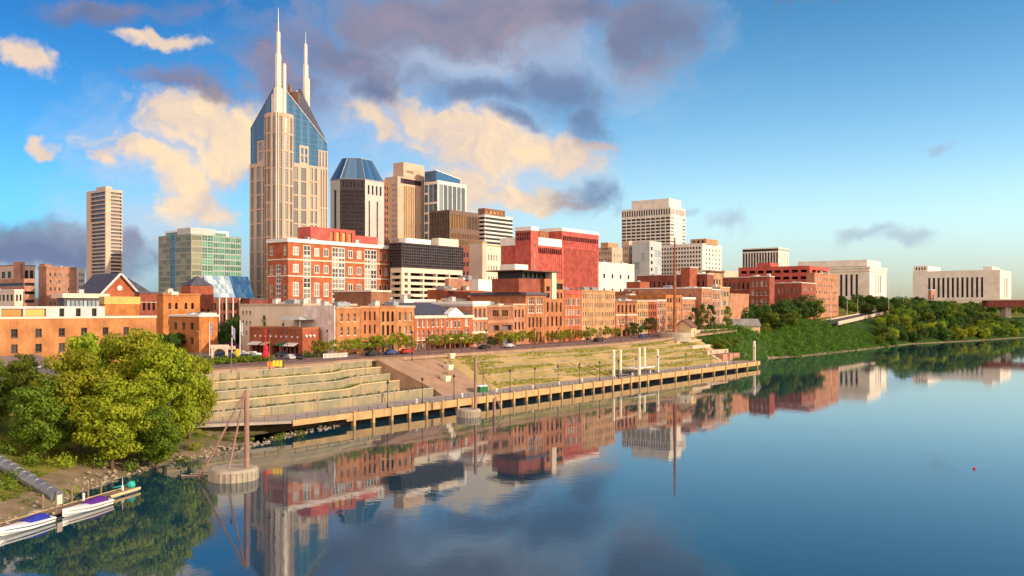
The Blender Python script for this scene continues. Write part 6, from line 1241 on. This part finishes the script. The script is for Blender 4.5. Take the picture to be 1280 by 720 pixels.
hut('log hut with a steep brown roof beside the rust mast', 857, 378, 9, 7, 3.2, zs(190)+.1, ANG+.2); hx, hy = ST(SU(931, 40), 40); hut('log hut with a grey roof and pale gable right of the pointed trees', 931, hy, 13, 8, 4.0, GXY(hx, hy)+.3, .12); hx, hy = ST(SU(919, 43), 43); hut('small grey roofed log hut behind the pale stone wall', 919, hy, 7, 5, 3, GXY(hx, hy)+.2, .3)
# ------------------------------------------------------------------ the elevated road, its lamps, the far bridge
def viaduct():
    A, B_ = Vector((*XY(1036, 575), ZV(403, 575))), Vector((*XY(1106, 800), ZV(388.5, 800))); d = (B_-A); h = Vector((d.x, d.y, 0)).normalized(); n = Vector((h.y, -h.x, 0)); r = thing('elevated_road', 'elevated road ramp with a pale edge on the right bank', 'viaduct', A); W_ = 13
    q = lambda f, w_, z: tuple(d*f+n*w_+Vector((0, 0, z)))
    b = MB(); b.hexa((q(-.02, -W_/2, -1.1), q(-.02, W_/2, -1.1), q(1.05, W_/2, -1.1), q(1.05, -W_/2, -1.1)), (q(-.02, -W_/2, 0), q(-.02, W_/2, 0), q(1.05, W_/2, 0), q(1.05, -W_/2, 0))); b.build('deck', 'asphalt', r)
    for s_ in (-1, 1):
        b = MB(); w0, w1 = (W_/2+.004, W_/2+.5) if s_ > 0 else (-W_/2-.5, -W_/2-.004); b.hexa((q(-.02, w0, -1.4), q(-.02, w1, -1.4), q(1.05, w1, -1.4), q(1.05, w0, -1.4)), (q(-.02, w0, .95), q(-.02, w1, .95), q(1.05, w1, .95), q(1.05, w0, .95))); b.build('parapet', 'concrete_cream', r)
    for f in (.02, .25, .5, .75):
        for w_ in (-4, 4):
            b = MB(); p = q(f, w_, -1.1); b.tube((p[0], p[1], -14), p, .7, n=10); b.build('pier', 'concrete', r)
viaduct()
LP = None
for i, (u, v, Y) in enumerate([(1039, 380, 590), (1059, 376, 680), (1072, 373, 730), (1111, 345, 740), (1129, 363, 830)]):
    x, y = XY(u, Y); z = GXY(x, y); r = thing('street_lamp', 'pale tall road lamp by the elevated road, %s from the left' % OR[i], 'street lamp', (x, y, z-2), 0, 'lamps of the elevated road'); b = MB(); b.lathe([(.2, 0), (.16, 2), (.1, ZV(v, Y)-z+2)], 8); b.build('pole', 'metal_white', r); b = MB(); b.box(-.08, -1.8, ZV(v, Y)-z+1.8, .08, .1, ZV(v, Y)-z+1.95); b.build('lamp_arm', 'metal_white', r)
def far_bridge():
    Y = 840; x0, _ = XY(1165, Y); x1, _ = XY(1340, Y-60); r = thing('road_bridge', 'far road bridge with a pale parapet and dark red girder at right edge', 'bridge', (x0, Y, 0)); L_ = x1-x0; zt = ZV(374, Y); b = MB()
    b.hexa(((0, 0, zt-1.3), (L_, -60, zt-1.3), (L_, -48, zt-1.3), (0, 12, zt-1.3)), ((0, 0, zt-.3), (L_, -60, zt-.3), (L_, -48, zt-.3), (0, 12, zt-.3))); b.build('deck', 'paint_cream', r)
    b = MB(); f = .42; b.hexa(((L_*f, -60*f+.5, zt-7.5), (L_, -59.5, zt-7.5), (L_, -49, zt-7.5), (L_*f, -60*f+11, zt-7.5)), ((L_*f, -60*f+.5, zt-1.304), (L_, -59.5, zt-1.304), (L_, -49, zt-1.304), (L_*f, -60*f+11, zt-1.304))); b.build('girder', 'brick_maroon', r)
    b = MB(); b.box(L_*.55, -60*.55+1, -3, L_*.55+5, -60*.55+10, zt-7.504); b.build('pier', 'concrete', r)
    b = MB()
    for k in range(40): p = (L_*k/40, -60*k/40+.2); b.box(p[0]-.1, p[1]-.1, zt-.3, p[0]+.1, p[1]+.1, zt+.8)
    b.tube((0, .2, zt+.8), (L_, -59.8, zt+.8), .12, n=4); b.build('railing', 'paint_white', r)
far_bridge()
# ------------------------------------------------------------------ the street: cars, flags, signs, lamps
def make_car(body, label, van=False):
    r = thing('parked_car', label, 'car'); L_, W_ = 4.5, 1.8; b = MB()
    prof = [(-2.2, .35), (-2.25, .62), (-2.1, .92), (-1.5, .98), (-1.0, 1.42), (.55, 1.46), (1.15, 1.0), (2.05, .86), (2.25, .6), (2.2, .35)] if not van else [(-2.4, .35), (-2.45, .9), (-2.4, 1.9), (-2.2, 2.0), (1.0, 2.0), (1.7, 1.25), (2.35, 1.05), (2.45, .7), (2.4, .35)]
    n = len(prof); ins = [0 if z < 1.05 else .16 for x, z in prof]
    for sgn in (-1, 1): b.v += [(x, sgn*(W_/2-i_), z) for (x, z), i_ in zip(prof, ins)]
    b.f.append(tuple(range(n))); b.m.append(0); b.f.append(tuple(n+i for i in reversed(range(n)))); b.m.append(0)
    for i in range(n): j = (i+1) % n; b.f.append((j, i, n+i, n+j)); b.m.append(0)
    b.build('body', body, r); b = MB()
    for sgn in (-1, 1):
        y = sgn*(W_/2-.06); x0, x1, z0, z1 = (-1.25, .75, 1.03, 1.36) if not van else (-.2, 1.2, 1.25, 1.8); b.hexa(((x0, y-.03, z0), (x1+.2, y-.03, z0), (x1+.2, y+.03, z0), (x0, y+.03, z0)), ((x0+.25, y-.03-sgn*.09, z1), (x1-.2, y-.03-sgn*.09, z1), (x1-.2, y+.03-sgn*.09, z1), (x0+.25, y+.03-sgn*.09, z1)))
    b.build('window', 'glass_dark', r); b = MB(); zz = (.62, 1.06, 1.13, 1.42) if not van else (1.08, 1.72, 1.28, 1.9); b.quad((1.14, -.7, 1.04), (1.14, .7, 1.04), (.62, .62, 1.44), (.62, -.62, 1.44)) if not van else b.quad((1.72, -.7, 1.29), (1.72, .7, 1.29), (1.08, .66, 1.92), (1.08, -.66, 1.92)); b.build('windscreen', 'glass_dark', r)
    for sx in (-1.35, 1.4):
        for sy in (-1, 1):
            b = MB(); b.tube((sx, sy*(W_/2-.2), .33), (sx, sy*(W_/2+.02), .33), .33, n=12); o = b.build('wheel', 'tyre', r)
    for sy in (-.6, .6): b = MB(); b.box(2.2, sy-.18, .58, 2.27, sy+.18, .74); b.build('headlight', 'paint_white', r)
    return r
CARS = {}
def car(c, label, x, y, z, rz, van=False):
    k = (c, van)
    if k not in CARS: CARS[k] = make_car(c, label, van); o = CARS[k]; o.location = (x, y, z); o.rotation_euler = (0, 0, rz)
    else: o = dup(CARS[k], (x, y, z), rz, label)
    o['group'] = 'vehicles on the streets'; return o
def carst(c, label, u, t, dz, rz, van=False): s = SU(u, t); x, y = ST(s, t); return car(c, label, x, y, zs(s)+dz, rz, van)
carst('car_black', 'black car on the road at the junction, right of the two', 371, 41.8, .06, ANG+1.2); carst('car_silver', 'silver car at the junction just left of a black car', 363, 42.5, .06, ANG+1.2)
carst('car_black', 'dark car parked at the kerb below the low wide shop window', 466, 39, .06, ANG); carst('car_blue', 'dark blue car parked at the kerb left of the arched windows', 489, 39, .06, ANG); carst('car_red', 'red car parked near the left corner of the scarlet building', 508, 39, .06, ANG); carst('car_black', 'black car parked farther along before the cream arched building', 606, 39, .06, ANG)
carst('car_blue', 'dark blue car before the large dark trees near the rust mast', 803, 37, .06, ANG); carst('car_silver', 'silver car parked below the dark balconies', 636, 39, .06, ANG); carst('car_black', 'black car parked below the wide tan building', 748, 39, .06, ANG)
for i, (u, Y, c, lb, van) in enumerate([(277, 236, 'car_black', 'black car in the car park behind the white arch sign', False), (287, 232, 'car_blue', 'dark blue car in the car park left of the yellow figure sign', False), (306, 226, 'car_black', 'black car in the car park beside the flagpole', False), (314, 240, 'car_white', 'white car at the back of the car park', False), (318, 222, 'car_white', 'white van on the street corner near the red banner', True), (300, 245, 'car_silver', 'silver car at the back of the car park left of the white one', False), (352, 238, 'car_black', 'black car turning below the restaurant awnings', False)]):
    x, y = XY(u, Y); car(c, lb, x, y, 11.62, ANG+math.pi/2+(.4 if i % 2 else -.2), van)
def flag(lb, u, Y, h, m1, z=11.6):
    x, y = XY(u, Y); r = thing('flagpole', lb, 'flag', (x, y, z)); b = MB(); b.lathe([(.13, 0), (.08, h), (.16, h+.05), (.05, h+.25)], 8); b.build('pole', 'metal_white', r); b = MB(); n = 6; pr = None
    for k in range(n+1):
        q = (.1+.14*k, .06*math.sin(k*1.7), h-.1-.05*k*k*.4); w_ = (q[0], q[1], h-2.6-.28*k)
        if pr: b.quad(pr[0], q, w_, pr[1])
        pr = (q, w_)
    b.build('flag', m1, r)
flag('flagpole with a limp blue and white flag above the purple shrub', 290, 238, 8.2, 'flag_blue'); flag('flagpole with a limp pale flag right of the purple shrub', 300, 228, 9.8, 'flag_white'); flag('flagpole with a limp flag against the narrow orange wall', 262, 245, 9.2, 'flag_blue')
x, y = XY(332, 214); r = thing('banner_sculpture', 'tall red guitar shaped banner sculpture at the junction', 'sculpture', (x, y, 11.5), .2); r.scale = (.72, .72, .85); b = MB(); b.lathe([(.12, 0), (.1, 2.2)], 8); b.build('post', 'metal_dark', r); b = MB(); b.lathe([(.3, 1.5), (1.0, 2.0), (1.05, 2.9), (.6, 3.5), (.85, 4.1), (.75, 4.7), (.25, 5.1)], 14, sq=(1, .3)); b.build('body', 'red_cloth', r); b = MB(); b.box(-.14, -.1, 5.1, .14, .1, 8.8); b.box(-.26, -.12, 8.8, .26, .12, 9.8); b.build('neck', 'red_cloth', r)
x, y = XY(297, 217); r = thing('sign_figure', 'yellow arrow like sign standing in the car park', 'sign', (x, y, 11.6), .1); b = MB(); b.box(-.06, -.06, 0, .06, .06, 1); b.build('post', 'metal_dark', r); b = MB(); b.prism([(-.4, -.1), (.4, -.1), (.4, .1), (-.4, .1)], .8, 3.2); b.hexa(((-.9, -.1, 2.0), (-.402, -.1, 1.8), (-.402, .1, 1.8), (-.9, .1, 2.0)), ((-.9, -.1, 2.5), (-.402, -.1, 2.9), (-.402, .1, 2.9), (-.9, .1, 2.5))); b.build('panel', 'yellow_paint', r)
x, y = XY(274, 222); r = thing('gateway_sign', 'white arched gateway sign at the car park', 'sign', (x, y, 11.6), .2); b = MB(); b.box(-1.9, -.15, 0, -1.3, .15, 3.2); b.box(1.5, -.15, -.6, 2.1, .15, 3.2); b.box(-2.1, -.2, 3.203, 2.3, .2, 4.0)
for k in range(6): a = math.pi*k/6; a2 = math.pi*(k+1)/6; b.hexa(((-1.3*math.cos(a)+.1, -.12, 2+1.0*math.sin(a)), (-1.3*math.cos(a2)+.1, -.12, 2+1.0*math.sin(a2)), (-1.3*math.cos(a2)+.1, .12, 2+1.0*math.sin(a2)), (-1.3*math.cos(a)+.1, .12, 2+1.0*math.sin(a))), ((-1.3*math.cos(a)+.1, -.12, 3.2), (-1.3*math.cos(a2)+.1, -.12, 3.2), (-1.3*math.cos(a2)+.1, .12, 3.2), (-1.3*math.cos(a)+.1, .12, 3.2)))
b.build('arch', 'paint_cream', r)
x, y = XY(289, 226); r = thing('notice_board', 'small cream board on posts beside the yellow sign', 'sign', (x, y, 11.6)); b = MB(); b.box(-.9, -.05, 0, -.8, .05, 2.6); b.box(.8, -.05, 0, .9, .05, 2.6); b.build('post', 'metal_dark', r); b = MB(); b.box(-1.1, -.1, 2.603, 1.1, .1, 3.5); b.build('board', 'paint_cream', r)
x, y = XY(343, 201); r = thing('construction_barrier', 'orange and yellow road barrier at the edge of the junction', 'barrier', (x, y, 11.55), .25); b = MB(); b.box(-1.6, -.3, 0, -.5, .3, 1.1); b.build('red_drum', 'orange_paint', r)
for k in range(3): b = MB(); b.hexa(((-.4+k*.75, -.3, 0), (.25+k*.75, -.3, 0), (.25+k*.75, .3, 0), (-.4+k*.75, .3, 0)), ((-.35+k*.75, -.12, 1.35), (.2+k*.75, -.12, 1.35), (.2+k*.75, .12, 1.35), (-.35+k*.75, .12, 1.35))); b.build('barrier_panel', 'yellow_paint', r)
def post(lb, u, Y, h, mt='metal_dark', z=11.6, kind=1, gp='street lamp posts at the junction'):
    x, y = XY(u, Y); lamp('street_lamp', lb, gp, (x, y, z), h, mt, kind)
post('tall brown lamp post at the left end of the road behind the bank trees', 251, 176, 9, 'timber', 11.5); post('thin lamp post beside the long bushy hedge', 289, 182, 7.5, 'timber', 11.5, 0); post('dark lamp post on the terrace top left of the ramp', 354, 196, 9.5, 'metal_dark', 11.6, 0); post('orange brown lamp post right of the red sculpture', 337, 190, 8.2, 'rust', 11.6, 0); post('thin dark lamp post at the corner before the orange restaurant wall', 359, 222, 7, 'metal_dark', 11.6, 0); post('dark lamp post beside the faded white wall', 409, 236, 7, 'metal_dark', 11.6, 0); post('slim dark lamp post left of the planters', 515, 222, 7, 'metal_dark', 11.6, 0)
for i, u in enumerate([536, 577, 608, 668, 698, 733, 776]):
    s = SU(u, 29); x, y = ST(s, 29); lamp('street_lamp', 'dark lamp post at the top edge of the lawn, %s from the left' % OR[i], 'lamp posts along the lawn top', (x, y, zs(s)), 6.2, 'metal_dark', 0)
# white fence by the first street trees
b = MB(); x0, y0 = ST(SU(410, 38), 39.9); s0, s1 = SU(404, 39.9), SU(440, 39.9)
b2 = thing('picket_fence', 'low white fence along the road below the first brick building', 'fence', (*ST(s0, 39.9), zs(s0)+.05), ANG)
for k in range(int((s1-s0)/.45)): b.box(k*.45, -.03, 0, k*.45+.2, .03, 1.25)
b.build('picket', 'paint_white', b2); b = MB(); b.box(0, .034, .3, s1-s0, .09, .42); b.box(0, .034, .9, s1-s0, .09, 1.02); b.build('rail', 'paint_white', b2)
